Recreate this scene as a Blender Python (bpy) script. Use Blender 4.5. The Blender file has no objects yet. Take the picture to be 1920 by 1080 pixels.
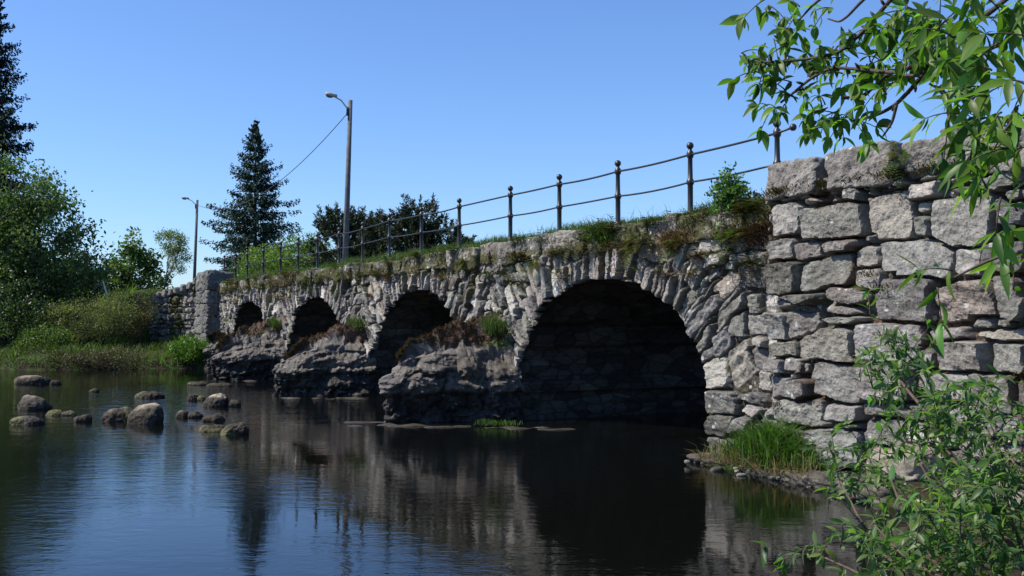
import bpy, math, random
import numpy as np
from mathutils import Vector

SC = bpy.context.scene
COL = SC.collection
rad = math.radians
# ------------------------------------------------------------------ frame of the place
F = 2000.0                    # focal length in photo pixels (1920 wide)
EYE = 1.9
D0 = 9.4                      # eye to bridge face, metres
VPX = -78.0
PHI = math.atan((960 - VPX) / F)
CP, SP = math.cos(PHI), math.sin(PHI)
U = np.array([-SP, CP, 0.0])  # along the bridge, away from the eye
N = np.array([CP, SP, 0.0])   # into the bridge
PIT = math.atan(60 / F)

def B(s, w, z):
    s, w, z = np.broadcast_arrays(np.asarray(s, float), np.asarray(w, float), np.asarray(z, float))
    return np.stack([-SP * s + CP * (D0 + w), CP * s + SP * (D0 + w), z], -1)

def inv(p):
    p = np.asarray(p, float)
    return p[..., 0] * -SP + p[..., 1] * CP, p[..., 0] * CP + p[..., 1] * SP - D0

def ray(px, py):
    X, Y = (px - 960) / F, (540 - py) / F
    return np.array([X, math.cos(PIT) - Y * math.sin(PIT), math.sin(PIT) + Y * math.cos(PIT)])

def P(px, py, depth):
    r = ray(px, py)
    return np.array([0, 0, EYE]) + r * (depth / r[1])

def onwall(px, py, w=0.0):
    r = ray(px, py)
    t = (D0 + w) / float(r @ N)
    p = np.array([0, 0, EYE]) + r * t
    return float(p @ U), float(p[2])

def onz(px, py, z=0.0):
    r = ray(px, py)
    return np.array([0, 0, EYE]) + r * ((z - EYE) / r[2])

# ------------------------------------------------------------------ noise
def _h(x, y, z, seed):
    x = x.astype(np.int64).astype(np.uint32); y = y.astype(np.int64).astype(np.uint32); z = z.astype(np.int64).astype(np.uint32)
    h = x * np.uint32(374761393) + y * np.uint32(668265263) + z * np.uint32(2246822519) + np.uint32((seed * 3266489917) & 0xffffffff)
    h = (h ^ (h >> np.uint32(13))) * np.uint32(1274126177)
    h = (h ^ (h >> np.uint32(16))) * np.uint32(2654435761)
    return ((h ^ (h >> np.uint32(15))) & np.uint32(0xffffff)).astype(np.float64) / float(0xffffff)

def vnoise(p, seed=0):
    p = np.asarray(p, float)
    i = np.floor(p); f = p - i; f = f * f * (3 - 2 * f)
    x, y, z = i[..., 0], i[..., 1], i[..., 2]
    fx, fy, fz = f[..., 0], f[..., 1], f[..., 2]
    r = 0
    for dx in (0, 1):
        for dy in (0, 1):
            for dz in (0, 1):
                r = r + _h(x + dx, y + dy, z + dz, seed) * (fx if dx else 1 - fx) * (fy if dy else 1 - fy) * (fz if dz else 1 - fz)
    return r * 2 - 1

def fbm(p, octv=4, seed=0, gain=.5):
    r = 0; a = 1.0; p = np.asarray(p, float)
    for k in range(octv):
        r = r + a * vnoise(p * 2.03 ** k, seed + 17 * k); a *= gain
    return r

def sstep(a, b, x):
    t = np.clip((x - a) / (b - a), 0, 1)
    return t * t * (3 - 2 * t)

# ------------------------------------------------------------------ meshes
class MB:
    def __init__(s): s.V, s.Q, s.T, s.C, s.n = [], [], [], [], 0
    def add(s, V, Q=None, T=None, col=None):
        V = np.asarray(V, float).reshape(-1, 3)
        if Q is not None and len(Q): s.Q.append(np.asarray(Q, np.int64).reshape(-1, 4) + s.n)
        if T is not None and len(T): s.T.append(np.asarray(T, np.int64).reshape(-1, 3) + s.n)
        c = np.ones((len(V), 4)); c[:, :3] = 1 if col is None else np.asarray(col, float).reshape(-1, 3)
        s.V.append(V); s.C.append(c); s.n += len(V)
    def build(s, name, mat, parent=None, smooth=True):
        V = np.concatenate(s.V); C = np.concatenate(s.C)
        Q = np.concatenate(s.Q) if s.Q else np.zeros((0, 4), np.int64)
        T = np.concatenate(s.T) if s.T else np.zeros((0, 3), np.int64)
        me = bpy.data.meshes.new(name)
        o = bpy.data.objects.new(name, me); COL.objects.link(o)
        org = V[:, :].mean(0); org[2] = V[:, 2].min()
        if parent is not None:
            o.parent = parent; org = np.array(parent.get('_org', [0, 0, 0]))
            g = parent
            off = np.zeros(3)
            while g is not None:
                off += np.array(g.location); g = g.parent
            V = V - off
        else:
            o.location = org; V = V - org
        me.vertices.add(len(V)); me.vertices.foreach_set('co', V.astype(np.float32).ravel())
        loops = np.concatenate([Q.ravel(), T.ravel()]).astype(np.int32)
        me.loops.add(len(loops)); me.loops.foreach_set('vertex_index', loops)
        npo = len(Q) + len(T)
        me.polygons.add(npo)
        st = np.concatenate([np.arange(len(Q)) * 4, len(Q) * 4 + np.arange(len(T)) * 3]).astype(np.int32)
        me.polygons.foreach_set('loop_start', st)
        me.polygons.foreach_set('use_smooth', np.full(npo, smooth, bool))
        me.update(calc_edges=True)
        at = me.color_attributes.new('Col', 'FLOAT_COLOR', 'POINT')
        at.data.foreach_set('color', C.astype(np.float32).ravel())
        me.materials.append(mat)
        me.validate()
        return o

def thing(name, label, cat, loc=(0, 0, 0), group=None):
    o = bpy.data.objects.new(name, None); COL.objects.link(o)
    o.location = [float(x) for x in loc]; o['label'] = label; o['category'] = cat
    o.empty_display_size = .1
    if group: o['group'] = group
    return o

def tag(o, label, cat, group=None):
    o['label'] = label; o['category'] = cat
    if group: o['group'] = group
    return o

def kind(o, k, label=None):
    o['kind'] = k
    if label: o['label'] = label
    return o

def tube(mb, pts, rads, sides=6, col=(1, 1, 1), cap=True):
    pts = np.asarray(pts, float); n = len(pts)
    rads = np.broadcast_to(np.asarray(rads, float), (n,))
    tg = np.gradient(pts, axis=0); tg /= np.linalg.norm(tg, axis=1)[:, None] + 1e-9
    ref = np.array([0, 0, 1.0]) if abs(tg[0, 2]) < .9 else np.array([1.0, 0, 0])
    a = np.cross(tg, ref); a /= np.linalg.norm(a, axis=1)[:, None] + 1e-9
    b = np.cross(tg, a)
    th = np.arange(sides) * 2 * math.pi / sides
    V = pts[:, None] + rads[:, None, None] * (np.cos(th)[None, :, None] * a[:, None] + np.sin(th)[None, :, None] * b[:, None])
    Q = []
    for i in range(n - 1):
        for j in range(sides):
            k = (j + 1) % sides
            Q.append((i * sides + j, i * sides + k, (i + 1) * sides + k, (i + 1) * sides + j))
    V = V.reshape(-1, 3); T = []
    if cap:
        V = np.vstack([V, pts[0], pts[-1]]); c0, c1 = n * sides, n * sides + 1
        for j in range(sides):
            k = (j + 1) % sides
            T.append((c0, k, j)); T.append((c1, (n - 1) * sides + j, (n - 1) * sides + k))
    mb.add(V, Q, T, col)

def lathe(mb, base, prof, sides=12, col=(1, 1, 1)):
    base = np.asarray(base, float)
    pts = [base + np.array([0, 0, h]) for r, h in prof]
    th = np.arange(sides) * 2 * math.pi / sides
    V = np.concatenate([np.stack([base[0] + r * np.cos(th), base[1] + r * np.sin(th), np.full(sides, base[2] + h)], 1) for r, h in prof])
    Q = [(i * sides + j, i * sides + (j + 1) % sides, (i + 1) * sides + (j + 1) % sides, (i + 1) * sides + j) for i in range(len(prof) - 1) for j in range(sides)]
    n = len(prof)
    V = np.vstack([V, pts[0], pts[-1]])
    T = [(n * sides, (j + 1) % sides, j) for j in range(sides)] + [(n * sides + 1, (n - 1) * sides + j, (n - 1) * sides + (j + 1) % sides) for j in range(sides)]
    mb.add(V, Q, T, col)

_cubes = {}
def cube_sphere(res):
    if res in _cubes: return _cubes[res]
    t = np.linspace(-1, 1, res + 1); A, Bq = np.meshgrid(t, t, indexing='ij')
    Vs, Qs, off = [], [], 0
    idx = np.arange((res + 1) ** 2).reshape(res + 1, res + 1)
    q = np.stack([idx[:-1, :-1], idx[1:, :-1], idx[1:, 1:], idx[:-1, 1:]], -1).reshape(-1, 4)
    for ax in range(3):
        for sg in (-1, 1):
            v = np.zeros((res + 1, res + 1, 3)); v[..., ax] = sg; v[..., (ax + 1) % 3] = A; v[..., (ax + 2) % 3] = Bq
            Vs.append(v.reshape(-1, 3)); Qs.append((q if sg > 0 else q[:, ::-1]) + off); off += (res + 1) ** 2
    V = np.concatenate(Vs); Q = np.concatenate(Qs)
    key = np.round(V * 1e5).astype(np.int64)
    _, first, invx = np.unique(key, axis=0, return_index=True, return_inverse=True)
    _cubes[res] = (V[first], invx.ravel()[Q]); return _cubes[res]

def rock(mb, c, half, axes=None, p=6, res=8, amp=.08, freq=2.0, seed=0, jit=.12, col=(.2, .2, .2), colfn=None, fine=1.0):
    """rounded irregular block: half sizes along axes (rows of `axes`), noise amp relative to the smallest half"""
    rg = np.random.default_rng(seed)
    V, Q = cube_sphere(res)
    n = (np.abs(V) ** p).sum(1) ** (1 / p)
    q = V / n[:, None]
    J = rg.uniform(-jit, jit, (2, 2, 2, 3)); f = (q + 1) / 2
    off = 0
    for i in (0, 1):
        for j in (0, 1):
            for k in (0, 1):
                wgt = (f[:, 0] if i else 1 - f[:, 0]) * (f[:, 1] if j else 1 - f[:, 1]) * (f[:, 2] if k else 1 - f[:, 2])
                off = off + wgt[:, None] * J[i, j, k]
    q = q + off
    L = q * np.asarray(half)
    m = min(half)
    dirn = q / (np.linalg.norm(q, axis=1)[:, None] + 1e-9)
    ns = fbm(L * freq / max(m, .05) * .5 + seed * 7.3, 4, seed)
    L = L + dirn * (ns * amp * m)[:, None]
    A = np.eye(3) if axes is None else np.asarray(axes, float)
    fa = min(.014, m * .09) * fine
    if fa: L = L + dirn * (fa * fbm(L * 13 + seed, 4, seed + 2, .6))[:, None]
    W = L @ A + np.asarray(c, float)
    cc = np.array(col, float) * (1 + .22 * fbm(L * 3 / max(m, .05) + seed, 3, seed + 5))[:, None]
    if colfn is not None: cc = colfn(W, cc)
    mb.add(W, Q, None, np.clip(cc, .005, 1))

AX = np.stack([U, N, [0, 0, 1.0]])    # bridge axes

def rotz(a, base=None):
    c, s = math.cos(a), math.sin(a)
    R = np.array([[c, s, 0], [-s, c, 0], [0, 0, 1.0]])
    return R if base is None else R @ base

# ------------------------------------------------------------------ materials
def newmat(name):
    m = bpy.data.materials.new(name); m.use_nodes = True
    nt = m.node_tree; b = nt.nodes['Principled BSDF']
    return m, nt, b
def nd(nt, t, **k):
    n = nt.nodes.new(t)
    for a, v in k.items():
        if a.startswith('_'): setattr(n, a[1:], v)
        else: n.inputs[a].default_value = v
    return n
def lk(nt, a, b): nt.links.new(a, b)
def mixc(nt, fac, a, b, mode='MIX'):
    n = nt.nodes.new('ShaderNodeMix'); n.data_type = 'RGBA'; n.blend_type = mode
    for sock, v in ((n.inputs[0], fac), (n.inputs[6], a), (n.inputs[7], b)):
        if hasattr(v, 'default_value'): lk(nt, v, sock)
        elif isinstance(v, (int, float)): sock.default_value = v
        else: sock.default_value = (*v, 1)
    return n.outputs[2]
def ramp(nt, src, stops):
    r = nt.nodes.new('ShaderNodeValToRGB'); el = r.color_ramp.elements
    while len(el) < len(stops): el.new(.5)
    for e, (p, c) in zip(el, stops):
        e.position = p; e.color = (c, c, c, 1) if isinstance(c, (int, float)) else (*c, 1)
    lk(nt, src, r.inputs[0]); return r.outputs[0]
def attr(nt): return nd(nt, 'ShaderNodeAttribute', _attribute_name='Col').outputs['Color']
def geo(nt): return nt.nodes.new('ShaderNodeNewGeometry').outputs['Position']
def noise(nt, scale, det=4, rough=.55, vec=None):
    n = nd(nt, 'ShaderNodeTexNoise', Scale=scale, Detail=det, Roughness=rough)
    lk(nt, vec if vec is not None else geo(nt), n.inputs['Vector']); return n.outputs['Fac']

def stone_mat(name, lichen=1.0, spec=.25, rough=.9, bump=.9):
    m, nt, b = newmat(name)
    base = attr(nt)
    n1 = ramp(nt, noise(nt, 9, 6, .65), [(.3, .62), (.5, 1.0), (.7, 1.3)])
    c = mixc(nt, 1.0, base, n1, 'MULTIPLY')
    n2 = ramp(nt, noise(nt, 55, 4, .7), [(.34, .55), (.5, 1.0), (.66, 1.3)])
    c = mixc(nt, .8, c, n2, 'MULTIPLY')
    # crusty pale lichen in patches and round spots
    lp = ramp(nt, noise(nt, 3.1, 5, .7), [(.5, 0.0), (.62, 1.0)])
    lf = ramp(nt, noise(nt, 38, 3, .7), [(.45, 0.0), (.6, 1.0)])
    mm = nd(nt, 'ShaderNodeMath', _operation='MULTIPLY'); lk(nt, lp, mm.inputs[0]); lk(nt, lf, mm.inputs[1])
    m2 = nd(nt, 'ShaderNodeMath', _operation='MULTIPLY'); lk(nt, mm.outputs[0], m2.inputs[0]); m2.inputs[1].default_value = .55 * lichen
    c = mixc(nt, m2.outputs[0], c, (.36, .36, .33))
    vo = nd(nt, 'ShaderNodeTexVoronoi', Scale=5.5, Randomness=1.0); lk(nt, geo(nt), vo.inputs['Vector'])
    sp = ramp(nt, vo.outputs['Distance'], [(.14, 1.0), (.19, 0.0)])
    spm = ramp(nt, noise(nt, 1.3, 2), [(.47, 0.0), (.53, 1.0)])
    m3 = nd(nt, 'ShaderNodeMath', _operation='MULTIPLY'); lk(nt, sp, m3.inputs[0]); lk(nt, spm, m3.inputs[1])
    m4 = nd(nt, 'ShaderNodeMath', _operation='MULTIPLY'); lk(nt, m3.outputs[0], m4.inputs[0]); m4.inputs[1].default_value = .75 * lichen
    c = mixc(nt, m4.outputs[0], c, (.5, .5, .47))
    lk(nt, c, b.inputs['Base Color'])
    b.inputs['Roughness'].default_value = rough; b.inputs['Specular IOR Level'].default_value = spec
    b1 = nd(nt, 'ShaderNodeBump', Strength=bump, Distance=.02); lk(nt, noise(nt, 22, 8, .7), b1.inputs['Height'])
    b2 = nd(nt, 'ShaderNodeBump', Strength=bump * .8, Distance=.006); lk(nt, noise(nt, 110, 4, .7), b2.inputs['Height'])
    lk(nt, b1.outputs[0], b2.inputs['Normal']); lk(nt, b2.outputs[0], b.inputs['Normal'])
    return m

def leaf_mat(name, trans=.35, rough=.5, spec=.3, tint=(1.5, 1.9, .6), under=None):
    m, nt, b = newmat(name)
    c = attr(nt)
    if under is not None:
        g = nt.nodes.new('ShaderNodeNewGeometry')
        c2 = mixc(nt, 1.0, c, under, 'MULTIPLY'); c = mixc(nt, g.outputs['Backfacing'], c, c2)
    lk(nt, c, b.inputs['Base Color'])
    b.inputs['Roughness'].default_value = rough; b.inputs['Specular IOR Level'].default_value = spec
    t = nt.nodes.new('ShaderNodeBsdfTranslucent'); lk(nt, mixc(nt, 1.0, c, tint, 'MULTIPLY'), t.inputs['Color'])
    mx = nt.nodes.new('ShaderNodeMixShader'); mx.inputs[0].default_value = trans
    lk(nt, b.outputs[0], mx.inputs[1]); lk(nt, t.outputs[0], mx.inputs[2])
    lk(nt, mx.outputs[0], nt.nodes['Material Output'].inputs['Surface'])
    return m

def plain_mat(name, col, rough=.6, metal=0.0, spec=.4, nscale=12, namp=.35, bump=.3, bdist=.01):
    m, nt, b = newmat(name)
    n1 = ramp(nt, noise(nt, nscale, 5, .65), [(.3, 1 - namp), (.7, 1 + namp)])
    lk(nt, mixc(nt, 1.0, mixc(nt, 1.0, attr(nt), col, 'MULTIPLY'), n1, 'MULTIPLY'), b.inputs['Base Color'])
    b.inputs['Roughness'].default_value = rough; b.inputs['Metallic'].default_value = metal; b.inputs['Specular IOR Level'].default_value = spec
    bp = nd(nt, 'ShaderNodeBump', Strength=bump, Distance=bdist); lk(nt, noise(nt, nscale * 3, 5, .7), bp.inputs['Height']); lk(nt, bp.outputs[0], b.inputs['Normal'])
    return m

M_STONE = stone_mat('weathered_stone')
M_WET = stone_mat('river_stone', lichen=.35, spec=.4, rough=.75)
M_VAULT = stone_mat('vault_stone', lichen=.0, bump=1.0)
def courses(m):
    nt = m.node_tree; b = nt.nodes['Principled BSDF']
    mp = nd(nt, 'ShaderNodeMapping'); mp.inputs['Scale'].default_value = (2.6, 2.6, 5.5); lk(nt, geo(nt), mp.inputs['Vector'])
    vo = nd(nt, 'ShaderNodeTexVoronoi', Scale=1.0, _feature='DISTANCE_TO_EDGE'); lk(nt, mp.outputs[0], vo.inputs['Vector'])
    vc = nd(nt, 'ShaderNodeTexVoronoi', Scale=1.0); lk(nt, mp.outputs[0], vc.inputs['Vector'])
    bw = nd(nt, 'ShaderNodeRGBToBW'); lk(nt, vc.outputs['Color'], bw.inputs[0])
    src = b.inputs['Base Color'].links[0].from_socket
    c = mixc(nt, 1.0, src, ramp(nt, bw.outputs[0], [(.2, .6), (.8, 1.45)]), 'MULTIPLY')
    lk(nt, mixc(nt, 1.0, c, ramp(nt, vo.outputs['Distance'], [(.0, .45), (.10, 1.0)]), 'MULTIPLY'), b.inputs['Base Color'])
courses(M_VAULT)
M_MOSS = leaf_mat('moss_fibre', trans=.2, rough=.9, spec=.05, tint=(1.2, 1.2, .6))
M_LEAF = leaf_mat('foliage', trans=.3, rough=.5, spec=.3)
M_WILLOW = leaf_mat('willow_leaf', trans=.38, rough=.45, spec=.32, tint=(1.5, 1.9, .5), under=(1.5, 1.45, 1.8))
M_NEEDLE = leaf_mat('needles', trans=.1, rough=.6, spec=.2, tint=(1, 1.2, .6))
M_GRASS = leaf_mat('grass_blade', trans=.35, rough=.55, spec=.2)
M_BARK = plain_mat('bark', (.07, .055, .045), .9, nscale=14, bump=.8)
M_PALEBARK = plain_mat('pale_bark', (.45, .43, .4), .8, nscale=10)
M_IRON = plain_mat('painted_iron', (.018, .018, .022), .42, spec=.5, nscale=25, bump=.25, bdist=.004)
M_POLE = plain_mat('weathered_pole', (.105, .11, .115), .85, nscale=6, bump=.5)
M_LAMP = plain_mat('grey_lamp_housing', (.35, .37, .38), .45, spec=.5, namp=.1)
M_GLASS = plain_mat('lamp_bowl', (.55, .57, .55), .25, spec=.6, namp=.05, bump=0)
M_WIRE = plain_mat('cable_rubber', (.03, .03, .035), .6)
M_ROAD = plain_mat('gravel_road', (.16, .15, .14), .9, nscale=20, bump=.6)
# ================================================================== masonry fields
class Sites:
    def __init__(s): s.r = []
    def add(s, cs, cz, a, b, ang=0.0, tag=0, base=0.0, tint=None):
        s.r.append((cs, cz, a, b, ang, tag, base)); 
def stone_field(sv, zv, sites, seed, pn=6.0, gap=.12, edge=.025, warp=.035, fill=0, tilt=.10, flake=.03, slot=.004, shear=.17, lim=1.14, tones=(.2, .065), odd=1.0, frees=1.22):
    """sv, zv 1-D grids. returns outward height, stone id, edge distance, colour"""
    rg = np.random.default_rng(seed)
    S, Z = np.meshgrid(sv, zv, indexing='ij')
    p0 = np.stack([S, Z, np.full_like(S, seed * 3.7)], -1)
    Sw = S + warp * fbm(p0 * 3.0, 3, seed) * .7 + .5 * warp * vnoise(p0 * 14, seed + 3)
    Zw = Z + warp * fbm(p0 * 3.0 + 31, 3, seed + 1) * .7 + .5 * warp * vnoise(p0 * 14 + 9, seed + 4)
    SH = np.random.default_rng(seed + 99).normal(0, shear, (997, 2)); SH[:, 1] *= .5
    q1 = np.full(S.shape, 9.0); q2 = np.full(S.shape, 9.0); ID = np.full(S.shape, -1)
    R = list(sites.r)
    def put(i):
        cs, cz, a, b, ang = R[i][:5]
        ext = 2.0 * max(a, b) + .1
        i0, i1 = np.searchsorted(sv, [cs - ext, cs + ext]); j0, j1 = np.searchsorted(zv, [cz - ext, cz + ext])
        if i1 <= i0 or j1 <= j0: return
        sl = (slice(i0, i1), slice(j0, j1))
        dx, dz = Sw[sl] - cs, Zw[sl] - cz
        c, s_ = math.cos(ang), math.sin(ang)
        x, y = (dx * c + dz * s_) / a, (-dx * s_ + dz * c) / b
        x, y = x + SH[i % 997, 0] * y, y + SH[i % 997, 1] * x * min(1.0, a / b) 
        q = (np.abs(x) ** pn + np.abs(y) ** pn) ** (1 / pn)
        m = q < q1[sl]
        q2[sl] = np.where(m, q1[sl], np.minimum(q2[sl], q)); ID[sl] = np.where(m, i, ID[sl]); q1[sl] = np.where(m, q, q1[sl])
    for i in range(len(R)): put(i)
    for k in range(fill):
        free = np.argwhere(q1 > frees)
        if not len(free): break
        i, j = free[rg.integers(len(free))]
        a = rg.uniform(.06, .15); b = a * rg.uniform(.5, .95)
        R.append((sv[i], zv[j], a, b, rg.uniform(-.3, .3), 0, rg.uniform(-.05, -.01))); put(len(R) - 1)
    A = np.array([r[:7] for r in R], float)
    n = len(A); idc = np.maximum(ID, 0)
    minab = np.minimum(A[:, 2], A[:, 3])[idc]
    E = np.minimum((q2 - q1) * .5, lim - q1) * minab
    E = np.where(ID < 0, -.1, E)
    prof = 1 - (1 - np.clip((E - slot) / edge, 0, 1)) ** 1.5
    tx, tz = rg.normal(0, tilt, n), rg.normal(0, tilt, n); bs = A[:, 6] + rg.normal(0, .018, n)
    dx, dz = S - A[idc, 0], Z - A[idc, 1]
    dx = np.clip(dx, -.4, .4); dz = np.clip(dz, -.3, .3)
    # flaky bedding inside each stone, turned with the stone
    ang = A[:, 4] + rg.normal(0, .25, n)
    ca, sa = np.cos(ang)[idc], np.sin(ang)[idc]
    loc = np.stack([(dx * ca + dz * sa) * 3.5, (-dx * sa + dz * ca) * 11, idc * 5.31], -1)
    strat = fbm(loc, 4, seed + 8)
    rough = fbm(p0 * 9, 4, seed + 9, .62)
    sq_ = strat * 3.0; strat = strat * .45 + .55 * (np.floor(sq_) + sstep(.72, 1.0, sq_ - np.floor(sq_))) / 3.0
    H = -gap + gap * prof + prof * (bs[idc] + tx[idc] * dx + tz[idc] * dz + flake * strat + .013 * rough) + (1 - prof) * .02 * rough
    # colour: each stone its own grey, soil in the joints
    tone = np.clip(rg.normal(tones[0], tones[1], n), .08, .40)
    hue = rg.normal(0, 1, (n, 3)) * np.array([.028, .012, .03]) + np.array([1.07, 1.0, .91])
    sc = tone[:, None] * hue
    pink = rg.random(n) < .06 * odd; sc[pink] *= np.array([1.08, .98, .92])
    pale = rg.random(n) < .10 * odd; sc[pale] *= 1.35
    C = sc[idc] * (1 + .2 * strat)[..., None]
    soil = np.array([.035, .028, .018])
    k = sstep(-.005, .02, E)[..., None]
    C = C * k + soil * (1 - k)
    return S, Z, H, ID, E, np.clip(C, .01, .8), A

def grid_quads(n, m):
    idx = np.arange(n * m).reshape(n, m)
    return np.stack([idx[:-1, :-1], idx[1:, :-1], idx[1:, 1:], idx[:-1, 1:]], -1)

def sub_mesh(name, V, C, Q, mat, parent):
    used, inv_ = np.unique(Q.ravel(), return_inverse=True)
    mb = MB(); mb.add(V[used], inv_.reshape(-1, 4), None, C[used]); return mb.build(name, mat, parent, smooth=mat is not M_STONE)

# ------------------------------------------------------------------ arches
ARCH = [15.0, 22.93, 30.9, 39.0]
AH, ARZ, ACZ = 2.86, 1.84, .75             # half span, rise, springing height
BW = 5.2                                   # bridge width
ZC0, ZC1 = 3.08, 3.44                      # coping bottom and top
def arch_f(s, z, k):
    x = (s - ARCH[k]) / AH
    y = np.maximum(z - ACZ, 0) / ARZ
    return np.sqrt(x * x + y * y)
def arch_pt(k, t):
    """t in [-1,1] along the opening from the near jamb foot to the far jamb foot"""
    leg = 1.3; arc = 3.75; tot = arc + 2 * leg; L = (t + 1) / 2 * tot
    if L < leg: return np.array([ARCH[k] - AH, ACZ - leg + L]), np.array([-1.0, 0.0])
    if L > leg + arc * 2 / 2 + 0 and L > tot - leg: return np.array([ARCH[k] + AH, ACZ - (L - (tot - leg))]), np.array([1.0, 0.0])
    a = math.pi - (L - leg) / arc * math.pi
    n = np.array([math.cos(a) / AH, math.sin(a) / ARZ]); n /= np.linalg.norm(n)
    return np.array([ARCH[k] + AH * math.cos(a), ACZ + ARZ * math.sin(a)]), n

bridge = thing('stone_arch_bridge', 'old grey stone road bridge of four round arches across the dark river', 'bridge', B(27, 0, 0))
rg = np.random.default_rng(11)
st = Sites()
rib = {}
# voussoirs: thin slabs on edge, radiating
ringlen = 2 * 1.3 + 3.75 * 1.62
for k in range(4):
    pts = [arch_pt(k, t) for t in np.linspace(-1, 1, 400)]
    P2 = np.array([p for p, n in pts]); N2 = np.array([n for p, n in pts])
    acc = np.concatenate([[0], np.cumsum(np.linalg.norm(np.diff(P2, axis=0), axis=1))])
    L = 0
    while L < acc[-1]:
        zc = np.interp(L, acc, P2[:, 1])
        t = rg.choice([rg.uniform(.07, .13), rg.uniform(.12, .22)]) if zc > ACZ + .5 else rg.uniform(.2, .38)
        ln = rg.choice([rg.uniform(.35, .55), rg.uniform(.5, .95)]) if zc > ACZ + .5 else rg.uniform(.4, .9)
        m = min(L + t / 2, acc[-1])
        c = np.array([np.interp(m, acc, P2[:, 0]), np.interp(m, acc, P2[:, 1])]); nn = np.array([np.interp(m, acc, N2[:, 0]), np.interp(m, acc, N2[:, 1])]); nn /= np.linalg.norm(nn)
        ln = min(ln, max(.3, (ZC0 - c[1]) / max(nn[1], .05)))
        cc = c + nn * (ln / 2 - .03)
        st.add(cc[0], cc[1], ln / 2, t / 2, math.atan2(nn[1], nn[0]) + rg.normal(0, .07), 10 + k, rg.normal(.0, .045))
        # a second, outer row leaning the same way
        if zc > ACZ + .1 and rg.random() < .85:
            l2 = rg.uniform(.3, .75); c2 = c + nn * (ln + l2 / 2 - .02)
            if c2[1] + nn[1] * l2 / 2 < ZC0 + .1 and 10.9 < c2[0] < 43.7 and all(arch_f(c2[0], c2[1], q) > 1.30 for q in range(4) if q != k): st.add(c2[0], c2[1], l2 / 2, t / 2 * rg.uniform(1.0, 1.7), math.atan2(nn[1], nn[0]) + rg.normal(0, .10), 0, rg.normal(-.01, .04))
        L += t
nring = len(st.r)
RA = np.array([r[:5] for r in st.r])
def near_ring(s, z, pad=.0):
    c, s_ = np.cos(RA[:, 4]), np.sin(RA[:, 4]); dx, dz = s - RA[:, 0], z - RA[:, 1]
    return ((np.abs(dx * c + dz * s_) < RA[:, 2] + pad) & (np.abs(-dx * s_ + dz * c) < RA[:, 3] + pad)).any()
# rubble between the rings
z = -.4
while z < ZC0 - .02:
    hgt = rg.uniform(.16, .36); s = 10.4
    while s < 44.4:
        k = int(np.argmin([abs(s - a) for a in ARCH]))
        upright = s > 17 and rg.random() < .75 and z > .7
        ln = rg.uniform(.10, .24) if upright else rg.uniform(.22, .62)
        hh = hgt * rg.uniform(.8, 1.15); c = s + ln / 2; zc = z + hgt / 2 + rg.normal(0, .03)
        if min(arch_f(c, zc, q) for q in range(4)) > 1.06 and not near_ring(c, zc, .05):
            ang = rg.normal(0, .12)
            if upright: ang += -np.clip((c - ARCH[k]) / AH, -1.2, 1.2) * .45; hh *= rg.uniform(1.4, 2.0)
            st.add(c, zc, ln / 2, hh / 2, ang, 0, rg.normal(-.01, .03))
        s += ln
    z += hgt
sv = [10.5]
while sv[-1] < 44.2: sv.append(sv[-1] + np.interp(sv[-1], [10, 18, 30, 44], [.017, .02, .032, .045]))
sv = np.array(sv); zv = np.arange(-.5, ZC0 + .03, .0185)
S, Z, H, ID, E, C, A = stone_field(sv, zv, st, 5, pn=7, gap=.10, edge=.016, fill=900, warp=.022, tilt=.12, shear=.2, flake=.024)
# moss and damp below the coping
pn = np.stack([S, Z, S * 0], -1)
mo = sstep(.1, .5, fbm(pn * np.array([1.1, 1.6, 1]), 4, 77) + sstep(2.2, 3.1, Z) * .75 - .45) * sstep(.06, -.01, E - .02 * 0)
mo = np.clip(mo, 0, 1)[..., None]
C = C * (1 - mo) + mo * np.array([.075, .07, .02])
damp = (sstep(.75, .3, Z + .15 * vnoise(pn * 2, 3)))[..., None]
C = C * (1 - .72 * damp)
n, m = S.shape
# openings
fmin = np.full(S.shape, 9.0); kmin = np.zeros(S.shape, int)
for k in range(4):
    f = arch_f(S, Z, k); u = f < fmin; fmin = np.where(u, f, fmin); kmin = np.where(u, k, kmin)
rag = 1.0 + .012 * vnoise(np.stack([S * 5, Z * 5, S * 0], -1), 91) 
A_id = np.maximum(ID, 0)
rag = rag + (np.random.default_rng(4).normal(0, .007, len(A)))[A_id]
inside = fmin < rag
V = None
Q = grid_quads(n, m)
fi = inside.reshape(-1)[Q].sum(-1)
keep = fi < 4
cut = (fi > 0) & keep            # faces across the rim: pull their inner corners to the rim
Sf, Zf = S.copy().ravel(), Z.copy().ravel(); Hf = H.ravel().copy()
cv = np.unique(Q[cut].ravel()); cv = cv[inside.ravel()[cv]]
kk = kmin.ravel()[cv]; ff = fmin.ravel()[cv]; rr = rag.ravel()[cv]
cx = np.array(ARCH)[kk]
above = Zf[cv] > ACZ
Zf[cv] = np.where(above, ACZ + (Zf[cv] - ACZ) * rr / np.maximum(ff, .05), Zf[cv])
Sf[cv] = cx + (Sf[cv] - cx) * rr / np.maximum(ff, .05)
Hf[cv] = np.maximum(Hf[cv] - .03, -.09)
V = B(Sf, -Hf, Zf); Cf = C.reshape(-1, 3)
Qk = Q[keep]
tagf = A[:, 5][np.maximum(ID.ravel()[Qk], 0)]
tagf = np.sort(tagf, 1)[:, 1]
sub_mesh('spandrel_wall', V, Cf, Qk[tagf < 5], M_STONE, bridge)
for k in range(4):
    sub_mesh('arch_ring', V, Cf, Qk[np.abs(tagf - 10 - k) < .5], M_STONE, bridge)
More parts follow.
